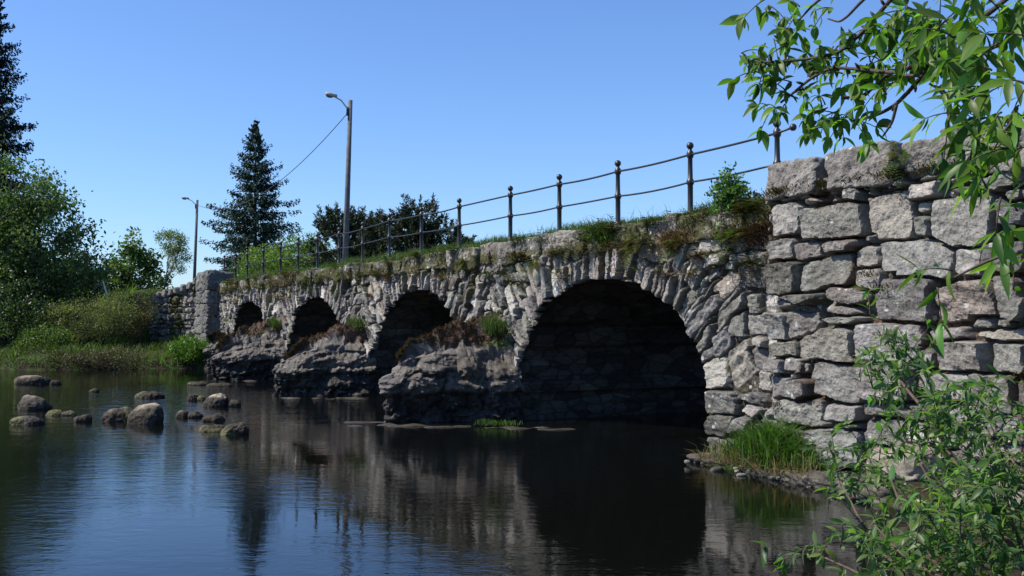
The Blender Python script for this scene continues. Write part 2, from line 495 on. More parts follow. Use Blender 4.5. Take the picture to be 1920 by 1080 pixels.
# vaults: swept from the ragged rim back through the bridge
Qc = Q[keep]; e = np.concatenate([Qc[:, [0, 1]], Qc[:, [1, 2]], Qc[:, [2, 3]], Qc[:, [3, 0]]])
es = np.sort(e, 1); key = es[:, 0] * (n * m) + es[:, 1]
uq, first, cnt = np.unique(key, return_index=True, return_counts=True)
be = e[first[cnt == 1]]
rimset = np.zeros(n * m, bool); rimset[cv] = True
be = be[rimset[be[:, 0]] & rimset[be[:, 1]]]
for k in range(4):
    bk = be[kmin.ravel()[be[:, 0]] == k]
    vs, ii = np.unique(bk.ravel(), return_inverse=True); ii = ii.reshape(-1, 2); nv = len(vs)
    ws = np.array([0, .1, .25, .5, .8, 1.2, 1.6, 2.1, 2.7, 3.4, 4.2, BW])
    rows = []; cols = []
    for j, w in enumerate(ws):
        s_, z_ = Sf[vs].copy(), Zf[vs].copy()
        if j:
            pp = np.stack([s_ * 2.2, z_ * 2.2 + s_, np.full(nv, w * 1.6)], -1)
            g = 1 + .035 * fbm(pp, 3, 21 + k) + .02
            s_ = ARCH[k] + (s_ - ARCH[k]) * g; z_ = np.where(z_ > ACZ, ACZ + (z_ - ACZ) * g, z_)
        rows.append(B(s_, -Hf[vs] if j == 0 else w, z_))
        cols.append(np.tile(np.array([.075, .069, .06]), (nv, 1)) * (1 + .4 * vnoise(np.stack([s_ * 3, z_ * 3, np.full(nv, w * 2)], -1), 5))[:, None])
    Vv = np.concatenate(rows); Qv = []
    for j in range(len(ws) - 1):
        Qv.append(np.stack([ii[:, 0] + j * nv, ii[:, 0] + (j + 1) * nv, ii[:, 1] + (j + 1) * nv, ii[:, 1] + j * nv], 1))
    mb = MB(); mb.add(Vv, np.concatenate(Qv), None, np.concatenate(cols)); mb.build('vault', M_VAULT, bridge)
# plain back face with the same openings
sb = np.arange(9.0, 46, .2); zb = np.arange(-.6, 3.45, .15); Sb, Zb = np.meshgrid(sb, zb, indexing='ij')
ins = np.min([arch_f(Sb, Zb, k) for k in range(4)], 0) < 1.02
Qb = grid_quads(*Sb.shape); Qb = Qb[ins.reshape(-1)[Qb].sum(-1) < 4]
sub_mesh('back_wall', B(Sb, BW + .04 * vnoise(np.stack([Sb * 3, Zb * 3, Sb * 0], -1), 8), Zb).reshape(-1, 3), np.full((Sb.size, 3), .17), Qb, M_STONE, bridge)
# coping blocks along the top edge
def cop_moss(W, c):
    s_ = inv(W)[0]
    k = sstep(.0, .35, fbm(W * 1.5, 3, 4) + .5 * vnoise(W * 8, 2) + .08 + .35 * sstep(16, 24, s_) + .5 * sstep(3.28, 3.12, W[:, 2]))[:, None]
    return c * (1 - k) + k * (np.array([.065, .062, .025]) * (1 + .5 * vnoise(W * 17, 6))[:, None])
mb = MB(); rg = np.random.default_rng(21); s = 10.75
while s < 43.9:
    ln = rg.choice([rg.uniform(.25, .6), rg.uniform(.6, 1.25)]); hz = (ZC1 - ZC0) * rg.uniform(.7, 1.05) + .06
    t0 = np.clip(rg.normal(.15, .05), .08, .26)
    top = ZC1 - .06 + rg.normal(0, .035) + .04 * (s < 16)
    rock(mb, B(s + ln / 2, .30 + rg.normal(0, .03), top - hz / 2), ((ln / 2 - .008) * 1.03, .33, hz / 2 * 1.06), rotz(rg.normal(0, .03), AX), p=14, res=14, amp=.17, freq=1.3,
         seed=int(s * 31), jit=.13, col=np.array([1.1, 1, .88]) * t0, colfn=cop_moss, fine=1.5)
    s += ln
mb.build('coping', M_STONE, bridge, smooth=False)
# deck with grass verge bed
sd = np.linspace(9, 48, 120); wd = np.array([.3, .5, .8, 1.1, 1.5, 2, 3, 4, 4.4, BW]); SD, WD = np.meshgrid(sd, wd, indexing='ij')
ZD = 3.36 + .17 * sstep(.3, .6, WD) * sstep(1.5, .9, WD) + .1 * sstep(9, 11, SD) * 0 + .03 * vnoise(np.stack([SD, WD * 2, SD * 0], -1), 6)
cd = np.where(((WD > 1.3) & (WD < 4.2))[..., None], np.array([1, 1, 1.0]), np.array([.4, .45, .2]))
sub_mesh('deck', B(SD, WD, ZD).reshape(-1, 3), cd.reshape(-1, 3), grid_quads(*SD.shape).reshape(-1, 4), M_ROAD, bridge)

# ------------------------------------------------------------------ cutwaters
def cutwater(c, prot, hw, zn, zw, seed, green):
    na, nz, ncap = 190, 70, 36
    x = np.linspace(-1, 1, na); x = np.sign(x) * np.abs(x) ** .8 * 1.0
    w = -prot * (1 - np.abs(x) ** 1.85)
    arc = np.concatenate([[0], np.cumsum(np.hypot(np.diff(x * hw), np.diff(w)))])
    tz = sstep(0, 1, -w / prot); zr = zw + (zn + .28 - zw) * (-w / prot) ** 2.0   # ridge height
    zs = zr - .80 + .56 * tz
    rgc = np.random.default_rng(seed)
    sites = Sites(); zz = -.5
    while zz < 2.2:
        hgt = rgc.uniform(.35, .7); a = 0
        while a < arc[-1]:
            ln = rgc.uniform(.6, 1.5); sites.add(a + ln / 2, zz + hgt / 2, ln / 2, hgt / 2, rgc.normal(0, .12), 0, rgc.normal(0, .03)); a += ln
        zz += hgt
    zg = np.linspace(-.5, 2.2, 150)
    S, Z, H, ID, E, C, A = stone_field(arc, zg, sites, seed, gap=.06, edge=.09, warp=.10, tilt=.14, flake=.06, tones=(.2, .03), odd=0)
    rows, cols, kindr = [], [], []
    # outward normal in plan
    tx, tw = np.gradient(x * hw), np.gradient(w); nl = np.hypot(tx, tw); nx, nw = tw / nl, -tx / nl
    flip = np.where(nw > 0, -1, 1); nx, nw = nx * flip, nw * flip
    for j in range(nz):
        v = j / (nz - 1); zj = -.5 + v * (zs + .5)
        jj = np.interp(zj, zg, np.arange(len(zg))); j0 = np.clip(jj.astype(int), 0, len(zg) - 2); fr = jj - j0
        ai = np.arange(na)
        h = H[ai, j0] * (1 - fr) + H[ai, j0 + 1] * fr; cc = C[ai, j0] * (1 - fr)[:, None] + C[ai, j0 + 1] * fr[:, None]
        zoff = zj
        p3 = np.stack([arc, zj, np.full(na, seed * 1.0)], -1)
        big = .15 * fbm(p3 * 1.5, 4, seed + 2) + .07 * np.abs(fbm(p3 * 4.5, 4, seed + 6)) - .03
        und = -.10 * sstep(.62, .5, zj + .06 * vnoise(p3 * 2, 3)) 
        bat = -.20 * sstep(.6, 1.5, zj) - .16 * sstep(.75, 1.0, v * np.ones(na)) ** 1.5
        hh = h + big * 1.15 + und + bat
        rows.append(B(c + x * hw + nx * hh, w + nw * hh, zj))
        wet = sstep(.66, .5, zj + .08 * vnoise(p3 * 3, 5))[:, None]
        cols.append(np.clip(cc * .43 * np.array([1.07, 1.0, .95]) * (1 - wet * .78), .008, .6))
    capV = []
    last = np.stack(inv(rows[-1]) + (rows[-1][:, 2],), -1)
    for j in range(1, ncap):
        k = j / (ncap - 1)
        axs, axw = c + .12 * vnoise(np.stack([w * 2, w * 0 + seed, w * 0], -1), 2), w * .9 + .05
        kk = float(sstep(0, .22, k)); e_s = last[:, 0] * (1 - kk) + (c + x * hw - nx * .42) * kk; e_w = last[:, 1] * (1 - kk) + (w - nw * .42) * kk
        s_ = e_s * (1 - k) + axs * k; w_ = e_w * (1 - k) + axw * k
        z_ = last[:, 2] + (zr - last[:, 2]) * (1 - (1 - k) ** 1.35)
        p3 = np.stack([s_, w_, z_], -1)
        z_ = z_ + (.05 * np.abs(fbm(p3 * 10, 3, seed + 15)) + .14 * fbm(p3 * 2.1, 4, seed + 12) + .14 * np.abs(fbm(p3 * 4.5, 3, seed + 14)) - .03) * sstep(0, .2, k) * (1 - .3 * k)
        amp_ = .10 * float(sstep(0, .12, k)) * (1 - k); s_ = s_ + amp_ * fbm(p3 * 3.5 + 5, 3, seed + 21); w_ = w_ + amp_ * fbm(p3 * 3.5 + 9, 3, seed + 22)
        rows.append(B(s_, w_, z_))
        redm = sstep(-.1, .25, vnoise(p3 * 2.2, seed + 3) + 1.6 * k - .3 - .12 * sstep(.75, 1.0, -w / prot) - .9 * (1 - sstep(.06, .26, k)))[:, None]
        g = sstep(.1, .4, vnoise(p3 * 1.5, seed + 8) + sstep(.5, .1, -w / prot) * green - .35)[:, None]
        mc = np.array([.068, .033, .017]) * (1 - g) + np.array([.06, .075, .015]) * g
        base = np.array([.125, .108, .094]) * (1 + .35 * fbm(p3 * 5, 3, 4))[:, None]
        cols.append(np.clip(base * (1 - redm) + mc * redm * (1 + .3 * vnoise(p3 * 20, 4))[:, None], .01, .6))
        capV.append((s_, w_, z_, redm[:, 0], g[:, 0]))
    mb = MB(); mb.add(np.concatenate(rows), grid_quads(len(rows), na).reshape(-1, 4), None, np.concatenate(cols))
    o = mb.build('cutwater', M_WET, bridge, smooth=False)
    # fuzzy moss cushion on the cap
    mm = MB()
    Sx = np.concatenate([q[0] for q in capV]); Wx = np.concatenate([q[1] for q in capV]); Zx = np.concatenate([q[2] for q in capV]); R = np.concatenate([q[3] for q in capV]); G = np.concatenate([q[4] for q in capV])
    pick = rgc.choice(len(Sx), 5200, p=R / R.sum())
    pos = B(Sx[pick], Wx[pick], Zx[pick]) + rgc.normal(0, .02, (5200, 3))
    colr = np.where((G[pick] > .5)[:, None], np.array([.06, .08, .015]), np.where((rgc.random(5200) < .4)[:, None], np.array([.072, .034, .018]), np.array([.058, .05, .024]))) * rgc.uniform(.5, 1.5, (5200, 1))
    blades(mm, pos, rgc.uniform(.018, .055, 5200), .012, rgc, colr, lean=.7)
    mm.build('moss', M_MOSS, o)
    return o

def blades(mb, pos, L, wid, rg, col, lean=.5, dirs=None, bend=.4):
    """grass blades: 5 vertices each"""
    n = len(pos); L = np.broadcast_to(np.asarray(L, float), (n,))
    az = rg.uniform(0, 2 * math.pi, n); ln = np.abs(rg.normal(0, lean, n))
    d = np.stack([np.cos(az) * ln, np.sin(az) * ln, np.ones(n)], 1)
    if dirs is not None: d = d + dirs
    d /= np.linalg.norm(d, axis=1)[:, None]
    sa = rg.uniform(0, 2 * math.pi, n); side = np.stack([np.cos(sa), np.sin(sa), 0 * sa], 1)
    side = side - d * (side * d).sum(1)[:, None]; side /= np.linalg.norm(side, axis=1)[:, None] + 1e-6
    wv = np.broadcast_to(np.asarray(wid, float), (n,))[:, None] / 2
    out = np.stack([np.cos(az), np.sin(az), -0.6 * np.ones(n)], 1) * bend
    p1 = pos + d * L[:, None] * .55; p2 = pos + d * L[:, None] * .95 + out * L[:, None] * .45
    V = np.stack([pos - side * wv, pos + side * wv, p1 - side * wv * .8, p1 + side * wv * .8, p2], 1)
    b = np.arange(n)[:, None] * 5
    mb.add(V.reshape(-1, 3), b + np.array([0, 1, 3, 2]), b + np.array([2, 3, 4]), np.repeat(col, 5, axis=0))

cutwater(18.75, 2.4, 1.1, .95, 1.95, 41, .55)
cutwater(26.7, 2.35, 1.12, .72, 1.9, 42, .35)
cutwater(34.8, 2.3, 1.12, .75, 1.9, 43, .8)
cutwater(42.7, .9, .75, .9, 1.5, 44, .3)
# flat footing slabs in the water round the nearest pier, waterline ledges at the others
rg = np.random.default_rng(8)
for i, (s, w, a, b) in enumerate([(18.3, -2.75, .5, .3), (17.9, -2.2, .5, .25), (17.45, -1.6, .5, .25), (17.0, -.95, .55, .3), (16.6, -.45, .5, .35), (18.9, -2.7, .45, .25), (16.2, -.1, .4, .3),
                                   (25.7, -2.3, .5, .3), (25.2, -1.6, .5, .25), (24.8, -.9, .5, .3), (33.9, -2.2, .4, .25), (33.4, -1.4, .4, .25)]):
    mb = MB(); rock(mb, B(s, w, -.07), (a * .95, b * .55, .085), rotz(rg.normal(-.95, .3), AX), p=4, res=8, amp=.5, freq=.5, seed=60 + i, col=(.028, .021, .015))
    mb.build('footing', M_WET, bridge)

# far end pillar of the parapet
mb = MB(); rg = np.random.default_rng(17); z = .4
while z < 3.86:
    h = min(rg.uniform(.5, 1.0), 3.9 - z)
    if 3.9 - z - h < .25: h = 3.9 - z
    cuts = [43.9, 45.0 + rg.normal(0, .2), 46.2]
    for a, b in zip(cuts[:-1], cuts[1:]):
        rock(mb, B((a + b) / 2, .05 + rg.normal(0, .02), z + h / 2), ((b - a) / 2 * 1.01, .56, h / 2 * 1.02), AX, p=12, res=16, amp=.2, freq=1.1, fine=2.0, seed=int(z * 100 + a), jit=.09, col=np.array([1.02, 1, .97]) * rg.uniform(.09, .16))
    z += h
mb.build('end_pillar', M_STONE, bridge, smooth=False)

# ------------------------------------------------------------------ far wing wall
A0, A1 = np.array([46.1, -.05]), np.array([50.3, -1.75]); LW = float(np.linalg.norm(A1 - A0))
wing = thing('wing_wall', 'low rubble stone wall sloping down behind bushes beyond the bridge end pillar', 'wall', B(48, -1, 0))
sites = Sites(); rg = np.random.default_rng(31); z = .2
while z < 4:
    h = rg.uniform(.16, .36); s = 0
    while s < LW:
        ln = rg.uniform(.15, .45); sites.add(s + ln / 2, z + h / 2, ln / 2, h / 2, rg.normal(0, .2), 0, rg.normal(0, .03)); s += ln
    z += h
sv = np.arange(0, LW, .04); zv = np.arange(.2, 4.0, .04)
S, Z, H, ID, E, C, A = stone_field(sv, zv, sites, 32, gap=.14, edge=.06, warp=.07, tilt=.2)
topz = np.interp(S, [0, .6, 1.5, 3, LW], [3.84, 3.6, 3.35, 3.1, 2.9]) + .1 * vnoise(np.stack([S * 4, S * 0, S * 0], -1), 3)
Zt = np.minimum(Z, topz); back = np.maximum(Z - topz, 0)
dirw = (A1 - A0) / LW; nrm = np.array([dirw[1], -dirw[0]]); nrm = nrm if nrm[1] < 0 else -nrm
sp = A0[0] + dirw[0] * S + nrm[0] * (H - np.minimum(back * 1.0, .6)); wp = A0[1] + dirw[1] * S + nrm[1] * (H - np.minimum(back * 1.0, .6))
mo = sstep(.15, .5, fbm(np.stack([S, Z, S * 0], -1) * 1.5, 3, 5) + sstep(2.2, 3.2, Z) * .5 - .1)[..., None]
C = C * .8 * (1 - mo) + mo * np.array([.06, .062, .02])
sub_mesh('rubble_face', B(sp, wp, Zt).reshape(-1, 3), C.reshape(-1, 3), grid_quads(*S.shape).reshape(-1, 4), M_STONE, wing)
mb = MB(); s = .1
while s < LW - .2:
    ln = rg.uniform(.3, .6); q = A0 + dirw * (s + ln / 2); tz_ = float(np.interp(s + ln / 2, [0, .6, 1.5, 3, LW], [3.84, 3.6, 3.35, 3.1, 2.9]))
    rock(mb, B(q[0], q[1] + .2, tz_), (ln / 2, .3, .16), rotz(rg.normal(-.4, .3), AX), p=6, res=8, amp=.2, jit=.25, seed=int(s * 90), col=np.array([1.05, .98, .88]) * rg.uniform(.11, .18)); s += ln
mb.build('coping', M_STONE, wing)

# ------------------------------------------------------------------ near abutment wall, its big stones where the photo has them
WR = -.16
abut = thing('abutment_wall', 'tall dry stone wall of large lichened blocks beside the widest arch', 'wall', B(8.5, -.2, 0))
def z5(*b): return [(1280 + b[0] / 3, 220 + b[1] / 3, 1280 + b[2] / 3, 220 + b[3] / 3)]
def z6(*b): k = 2.0766; return [(1280 + b[0] / k, 560 + b[1] / k, 1280 + b[2] / k, 560 + b[3] / k)]
BOX = []
for b in [(490, 480, 668, 662), (668, 490, 1025, 682), (1020, 420, 1268, 695), (1312, 545, 1396, 692), (1290, 468, 1410, 540), (1398, 440, 1720, 735), (1270, 360, 1440, 462), (1450, 380, 1700, 440), (1740, 450, 1930, 610), (1730, 620, 1930, 690),
          (760, 350, 880, 420), (500, 430, 640, 478), (650, 440, 790, 486), (800, 430, 900, 485), (905, 395, 1010, 480), (1080, 395, 1260, 420), (1160, 320, 1270, 390), (1280, 300, 1440, 355), (1450, 330, 1600, 375), (1610, 300, 1930, 420),
          (490, 680, 620, 800), (625, 690, 780, 800), (780, 680, 980, 765), (940, 722, 1098, 848), (1015, 650, 1080, 720), (1105, 685, 1512, 900), (1515, 720, 1680, 900), (1690, 690, 1930, 885),
          (470, 815, 640, 1000), (645, 780, 945, 962), (955, 845, 1110, 985), (1120, 870, 1200, 900), (1060, 900, 1382, 1150), (1390, 930, 1760, 1145), (1770, 900, 1930, 1150), (790, 950, 1050, 1090), (560, 990, 780, 1090)]: BOX += z5(*b)
for b in [(330, 5, 530, 48), (540, 5, 726, 66), (315, 60, 392, 165), (395, 45, 528, 150), (545, 62, 716, 105), (460, 112, 665, 252), (668, 95, 915, 250), (925, 110, 1112, 165), (1115, 115, 1340, 172), (968, 168, 1180, 285), (1188, 178, 1345, 295),
          (325, 160, 448, 225), (318, 230, 388, 290), (392, 226, 470, 290), (472, 240, 500, 300), (505, 245, 690, 395), (308, 305, 498, 408), (700, 255, 890, 400), (900, 282, 1112, 400), (1120, 295, 1282, 442), (1286, 310, 1345, 452),
          (345, 380, 548, 490), (550, 408, 690, 486), (590, 472, 700, 512), (695, 405, 810, 462), (820, 412, 1000, 482), (105, 408, 300, 522), (68, 430, 104, 520), (70, 530, 205, 640), (210, 530, 330, 640), (335, 500, 470, 640), (478, 508, 685, 662), (683, 472, 862, 580),
          (1010, 410, 1200, 545), (1208, 452, 1345, 562), (695, 580, 930, 742), (862, 490, 1060, 582), (940, 590, 1150, 740), (1065, 550, 1200, 640), (1160, 650, 1345, 800), (1210, 570, 1345, 645), (480, 668, 690, 760)]: BOX += z6(*b)
sites = Sites(); rg = np.random.default_rng(51)
for (x0, y0, x1, y1) in BOX:
    xm, ym = (x0 + x1) / 2, (y0 + y1) / 2
    s0, s1 = onwall(x1, ym, WR)[0], onwall(x0, ym, WR)[0]
    cz = onwall(xm, ym, WR)[1]; hz = onwall(xm, y0, WR)[1] - onwall(xm, y1, WR)[1]
    if (s0 + s1) / 2 > 10.75 and False: continue
    sites.add((s0 + s1) / 2, cz, (s1 - s0) / 2 * .985, hz / 2 * .97, rg.normal(0, .05), 0, rg.normal(0.0, .03))
SL, SR = 3.6, 10.72
z = -.4
while z < 4.0:
    h = rg.uniform(.2, .45); s = SL
    while s < 7.1:
        ln = rg.uniform(.3, .8)
        cs, cz = s + ln / 2, z + h / 2
        if not any(abs(cs - r[0]) < r[2] + ln * .25 and abs(cz - r[1]) < r[3] + h * .25 for r in sites.r[:len(BOX)]):
            sites.add(cs, cz, ln / 2, h / 2, rg.normal(0, .05), 0, rg.normal(0, .03))
        s += ln
    z += h
sv = np.concatenate([np.arange(SL, 6.8, .04), np.arange(6.8, SR, .0125)]); zv = np.arange(-.45, 3.62, .0125)
S, Z, H, ID, E, C, A = stone_field(sv, zv, sites, 53, pn=9, gap=.17, edge=.014, warp=.024, fill=420, tilt=.11, flake=.014, slot=.010, shear=.10, lim=1.09, tones=(.185, .04), odd=.5, frees=1.26)
H = np.where(Z > 3.5, np.minimum(H, -.02), H)
p3 = np.stack([S, Z, S * 0], -1)
red = sstep(.25, .55, vnoise(p3 * 1.7, 61) + .4 * sstep(.03, -.02, E))[..., None] * sstep(.06, .0, E)[..., None]
C = C * (1 - red * .8) + red * .8 * np.array([.075, .04, .02])
damp = sstep(.32, .12, Z + .12 * vnoise(p3 * 2, 3))[..., None]
C = C * (1 - .55 * damp)
# wrap the far edge back so that the wall has a corner
edge = np.zeros_like(S); edge[-1] = .5; edge[-2] = .03
sub_mesh('block_face', B(S, WR - H + edge, Z).reshape(-1, 3), C.reshape(-1, 3), grid_quads(*S.shape).reshape(-1, 4), M_STONE, abut)
# big loose blocks lying along the top
for (x0, y0, x1, y1, dep, yaw) in [(1435, 304, 1535, 366, .42, .05), (1556, 278, 1668, 350, .45, -.03), (1700, 262, 1796, 316, .5, .02), (1770, 238, 1850, 284, .5, .0), (1860, 232, 1950, 320, .5, .03)]:
    xm, ym = (x0 + x1) / 2, (y0 + y1) / 2
    s0, s1 = onwall(x1, ym, WR)[0], onwall(x0, ym, WR)[0]; zc = onwall(xm, ym, WR)[1]; hz = onwall(xm, y0, WR)[1] - onwall(xm, y1, WR)[1]
    mb = MB()
    rock(mb, B((s0 + s1) / 2, WR + dep - .06, zc), ((s1 - s0) / 2 * 1.02, dep, hz / 2 * 1.04), rotz(yaw, AX), res=34, amp=.13, freq=1.2, seed=int(x0), jit=.09, fine=1.2, p=16, col=np.array([1.1, 1.01, .93]) * .165)
    mb.build('coping_block', M_STONE, abut, smooth=False)
mb = MB(); rg = np.random.default_rng(71)
for i in range(26):
    s = rg.uniform(5.5, 10.6); rock(mb, B(s, rg.uniform(-.12, .5), 3.58 + rg.uniform(-.04, .1)), (rg.uniform(.1, .3), rg.uniform(.1, .25), rg.uniform(.05, .12)), rotz(rg.normal(0, .3), AX), p=5, res=7, amp=.15, seed=200 + i, col=np.array([1, .96, .9]) * rg.uniform(.12, .22))
mb.build('packing_stones', M_STONE, abut)
mb = MB(); sq, wq = np.meshgrid(np.linspace(-4, 10.7, 50), np.linspace(.0, 8, 20), indexing='ij')
mb.add(B(sq, wq, 3.52 + .08 * vnoise(np.stack([sq, wq, sq * 0], -1), 4) + .25 * sstep(.3, 1.2, wq)), grid_quads(*sq.shape).reshape(-1, 4), None, np.tile(np.array([.4, .45, .2]), (sq.size, 1)))
mb.build('earth_fill', M_ROAD, abut)
# ================================================================== ground and water
def ground_h(s, w):
    p = np.stack([s * .35, w * .35, s * 0], -1)
    ns = .25 * fbm(p, 4, 3)
    sl = np.where(w > 0, 44.0, 42.8 - .25 * w) + .8 * vnoise(np.stack([s * .3, w * .45, s * 0], -1), 9) * sstep(-.5, -3, w)
    dl = s - sl
    hl = np.where(dl > 0, .38 * sstep(0, .5, dl) + .10 * np.minimum(dl, 14) + .5 * ns, -1.0 + .9 * sstep(-3.0, 0, dl))
    wl = np.interp(s, [46.1, 50.3, 56, 70, 400], [.5, -1.0, -1.6, -1.6, -1.6])
    emb = sstep(-4.5, -.2, w - wl) * sstep(50.5, 52, s) + (1 - sstep(50.5, 52, s)) * sstep(.05, .35, w - wl)
    emb = emb * sstep(43.9, 44.3, s)
    hl = hl * (1 - emb) + 3.35 * emb
    sr = np.interp(w, [-60, -20, -9.4, -5.5, -3.2, -1.0, -.9, -.2], [-8, 1.0, 3.4, 4.6, 5.8, 7.5, 8.8, 9.5])
    dr = sr - s
    hr = np.where(dr > 0, .02 + .18 * sstep(0, .6, dr) + .03 * np.minimum(dr, 6) + .12 * ns, -1.0 + 1.0 * sstep(-2.5, 0, dr))
    er = sstep(.15, .45, w) * sstep(10.9, 10.5, s)
    hr = hr * (1 - er) + 3.45 * er
    h = np.where(s > 27, hl, hr)
    far = sstep(70, 200, np.hypot(s, w))
    return h + far * np.where(h > 0, 2.0, 0) * (.6 + ns)
def axis(lo, hi, d, L): 
    a = np.arange(lo, hi, d); t = d * 1.25 ** np.arange(1, 60); t = np.cumsum(t); t = t[t < L]
    return np.concatenate([lo - t[::-1], a, hi + t])
sa, wa = axis(2, 12, .2, 400), axis(-12, 2, .2, 500)
sa = np.unique(np.concatenate([sa[sa < 12], np.arange(12, 42, .8), np.arange(42, 56, .22), axis(42, 56, .3, 420)[axis(42, 56, .3, 420) > 56]]))
SG, WG = np.meshgrid(sa, wa, indexing='ij'); HG = ground_h(SG, WG)
m, nt, b = newmat('bank_soil_and_turf')
n1 = noise(nt, 1.7, 5, .65); n2 = noise(nt, 14, 5, .7)
c = mixc(nt, ramp(nt, n1, [(.42, 0), (.58, 1)]), (.028, .021, .014), (.035, .06, .015))
c = mixc(nt, 1.0, c, ramp(nt, n2, [(.3, .6), (.7, 1.5)]), 'MULTIPLY'); lk(nt, c, b.inputs['Base Color']); b.inputs['Roughness'].default_value = .95; b.inputs['Specular IOR Level'].default_value = .1
bp = nd(nt, 'ShaderNodeBump', Strength=.8, Distance=.05); lk(nt, n2, bp.inputs['Height']); lk(nt, bp.outputs[0], b.inputs['Normal'])
M_GROUND = m
gr = MB(); gr.add(B(SG, WG, HG).reshape(-1, 3), grid_quads(*SG.shape).reshape(-1, 4)); kind(gr.build('ground', M_GROUND), 'structure')

m, nt, b = newmat('river_water')
b.inputs['Base Color'].default_value = (.003, .0035, .003, 1); b.inputs['Roughness'].default_value = .02; b.inputs['IOR'].default_value = 1.33
b.inputs['Specular IOR Level'].default_value = .5
mp = nd(nt, 'ShaderNodeMapping'); lk(nt, geo(nt), mp.inputs['Vector']); mp.inputs['Rotation'].default_value = (0, 0, .25); mp.inputs['Scale'].default_value = (.8, 1.7, 1)
na = noise(nt, 3.4, 3, .5, mp.outputs[0]); nb = noise(nt, .35, 3, .5, mp.outputs[0]); nc = noise(nt, 12, 3, .5, mp.outputs[0])
calm = ramp(nt, noise(nt, .22, 3, .55), [(.38, .12), (.62, 1.0)])
b1 = nd(nt, 'ShaderNodeBump', Strength=.3, Distance=.009); lk(nt, nb, b1.inputs['Height']); 
b2 = nd(nt, 'ShaderNodeBump', Distance=.0058); lk(nt, na, b2.inputs['Height']); vm = nd(nt, 'ShaderNodeVectorMath', _operation='DISTANCE'); lk(nt, geo(nt), vm.inputs[0]); vm.inputs[1].default_value = (-9.5, 25.5, 0)
sc_ = nd(nt, 'ShaderNodeMath', _operation='DIVIDE'); lk(nt, vm.outputs['Value'], sc_.inputs[0]); sc_.inputs[1].default_value = 12
mp2 = nd(nt, 'ShaderNodeMapping'); lk(nt, geo(nt), mp2.inputs['Vector']); mp2.inputs['Scale'].default_value = (.55, 1.9, 1)
b0 = nd(nt, 'ShaderNodeBump', Distance=.022); lk(nt, noise(nt, 2.2, 3, .55, mp2.outputs[0]), b0.inputs['Height']); lk(nt, ramp(nt, sc_.outputs[0], [(.35, .9), (.8, 0.0)]), b0.inputs['Strength'])
lk(nt, b1.outputs[0], b0.inputs['Normal']); lk(nt, b0.outputs[0], b2.inputs['Normal'])
b3 = nd(nt, 'ShaderNodeBump', Distance=.0024); lk(nt, nc, b3.inputs['Height']); lk(nt, b2.outputs[0], b3.inputs['Normal'])
lk(nt, calm, b2.inputs['Strength']); lk(nt, calm, b3.inputs['Strength'])
lk(nt, b3.outputs[0], b.inputs['Normal'])
wt = MB(); a = 600.0; wt.add([(-a, -a, 0), (a, -a, 0), (a, a, 0), (-a, a, 0)], [(0, 1, 2, 3)]); kind(wt.build('river', m, smooth=False), 'structure')
# road beyond both ends of the bridge
rd = MB()
for s0, s1 in ((47.9, 300), (-200, 9.05)):
    ss = np.linspace(s0, s1, 60); sr_, wr_ = np.meshgrid(ss, np.linspace(1.3, 4.2, 5), indexing='ij')
    rd.add(B(sr_, wr_, ground_h(sr_, wr_) * 0 + np.maximum(3.42, ground_h(sr_, wr_) + .06)), grid_quads(*sr_.shape).reshape(-1, 4))
kind(rd.build('road', M_ROAD), 'structure')

# ================================================================== iron railing
WPOST = .45
posts = [421, 442, 464, 494, 526, 559, 595, 636, 680, 730, 790, 861, 957, 1049, 1159, 1295]
ps = [onwall(px, 480, WPOST)[0] for px in posts]
kz = (D0 + WPOST) / CP
zr = lambda px, py: onwall(px, py, WPOST)[1]
ZB, ZTOP, ZLOW = 3.50, 4.43, 4.0
rail = thing('iron_railing', 'black iron railing of ball topped posts and two thin rails along the bridge edge', 'railing', B(ps[8], WPOST, ZB))
def post_parts(base, h):
    mb = MB(); r = .042
    lathe(mb, base, [(r * 1.5, -.35), (r * 1.5, .02), (r * 1.15, .05), (r, .07), (r, .45), (r * 1.3, .47), (r * 1.45, .50), (r * 1.3, .53), (r * .95, .55), (r * .85, .86), (r * 1.2, .88), (r * 1.4, .92), (r * 1.2, .96), (r * .7, .985), (r * .6, 1.01)], 12)
    p = mb.build('post', M_IRON, rail)
    fb = MB(); lathe(fb, base, [(.02, 1.0)] + [(.056 * math.sin(t), 1.055 - .056 * math.cos(t)) for t in np.linspace(.3, math.pi - .02, 9)], 12)
    f = fb.build('finial', M_IRON, p)
    return p, f
base0 = B(ps[0], WPOST, ZB)
p0, f0 = post_parts(base0, 1.0)
rg = np.random.default_rng(3)
tops = []
for i, s in enumerate(ps):
    dz = rg.normal(0, .012)
    if i: 
        p = p0.copy(); f = f0.copy(); COL.objects.link(p); COL.objects.link(f); p.parent = rail; f.parent = p
        p.location = [float(q) for q in (B(s, WPOST, ZB + dz) - base0)]
    tops.append((s, ZB + (dz if i else 0)))
sE = onwall(1457, 250, WPOST)[0]; pE = p0.copy(); fE = f0.copy(); COL.objects.link(pE); COL.objects.link(fE); pE.parent = rail; fE.parent = pE
zE = ZB + .02; pE.location = [float(q) for q in (B(sE, WPOST, zE) - base0)]; tops.append((sE, zE))
tops.sort()
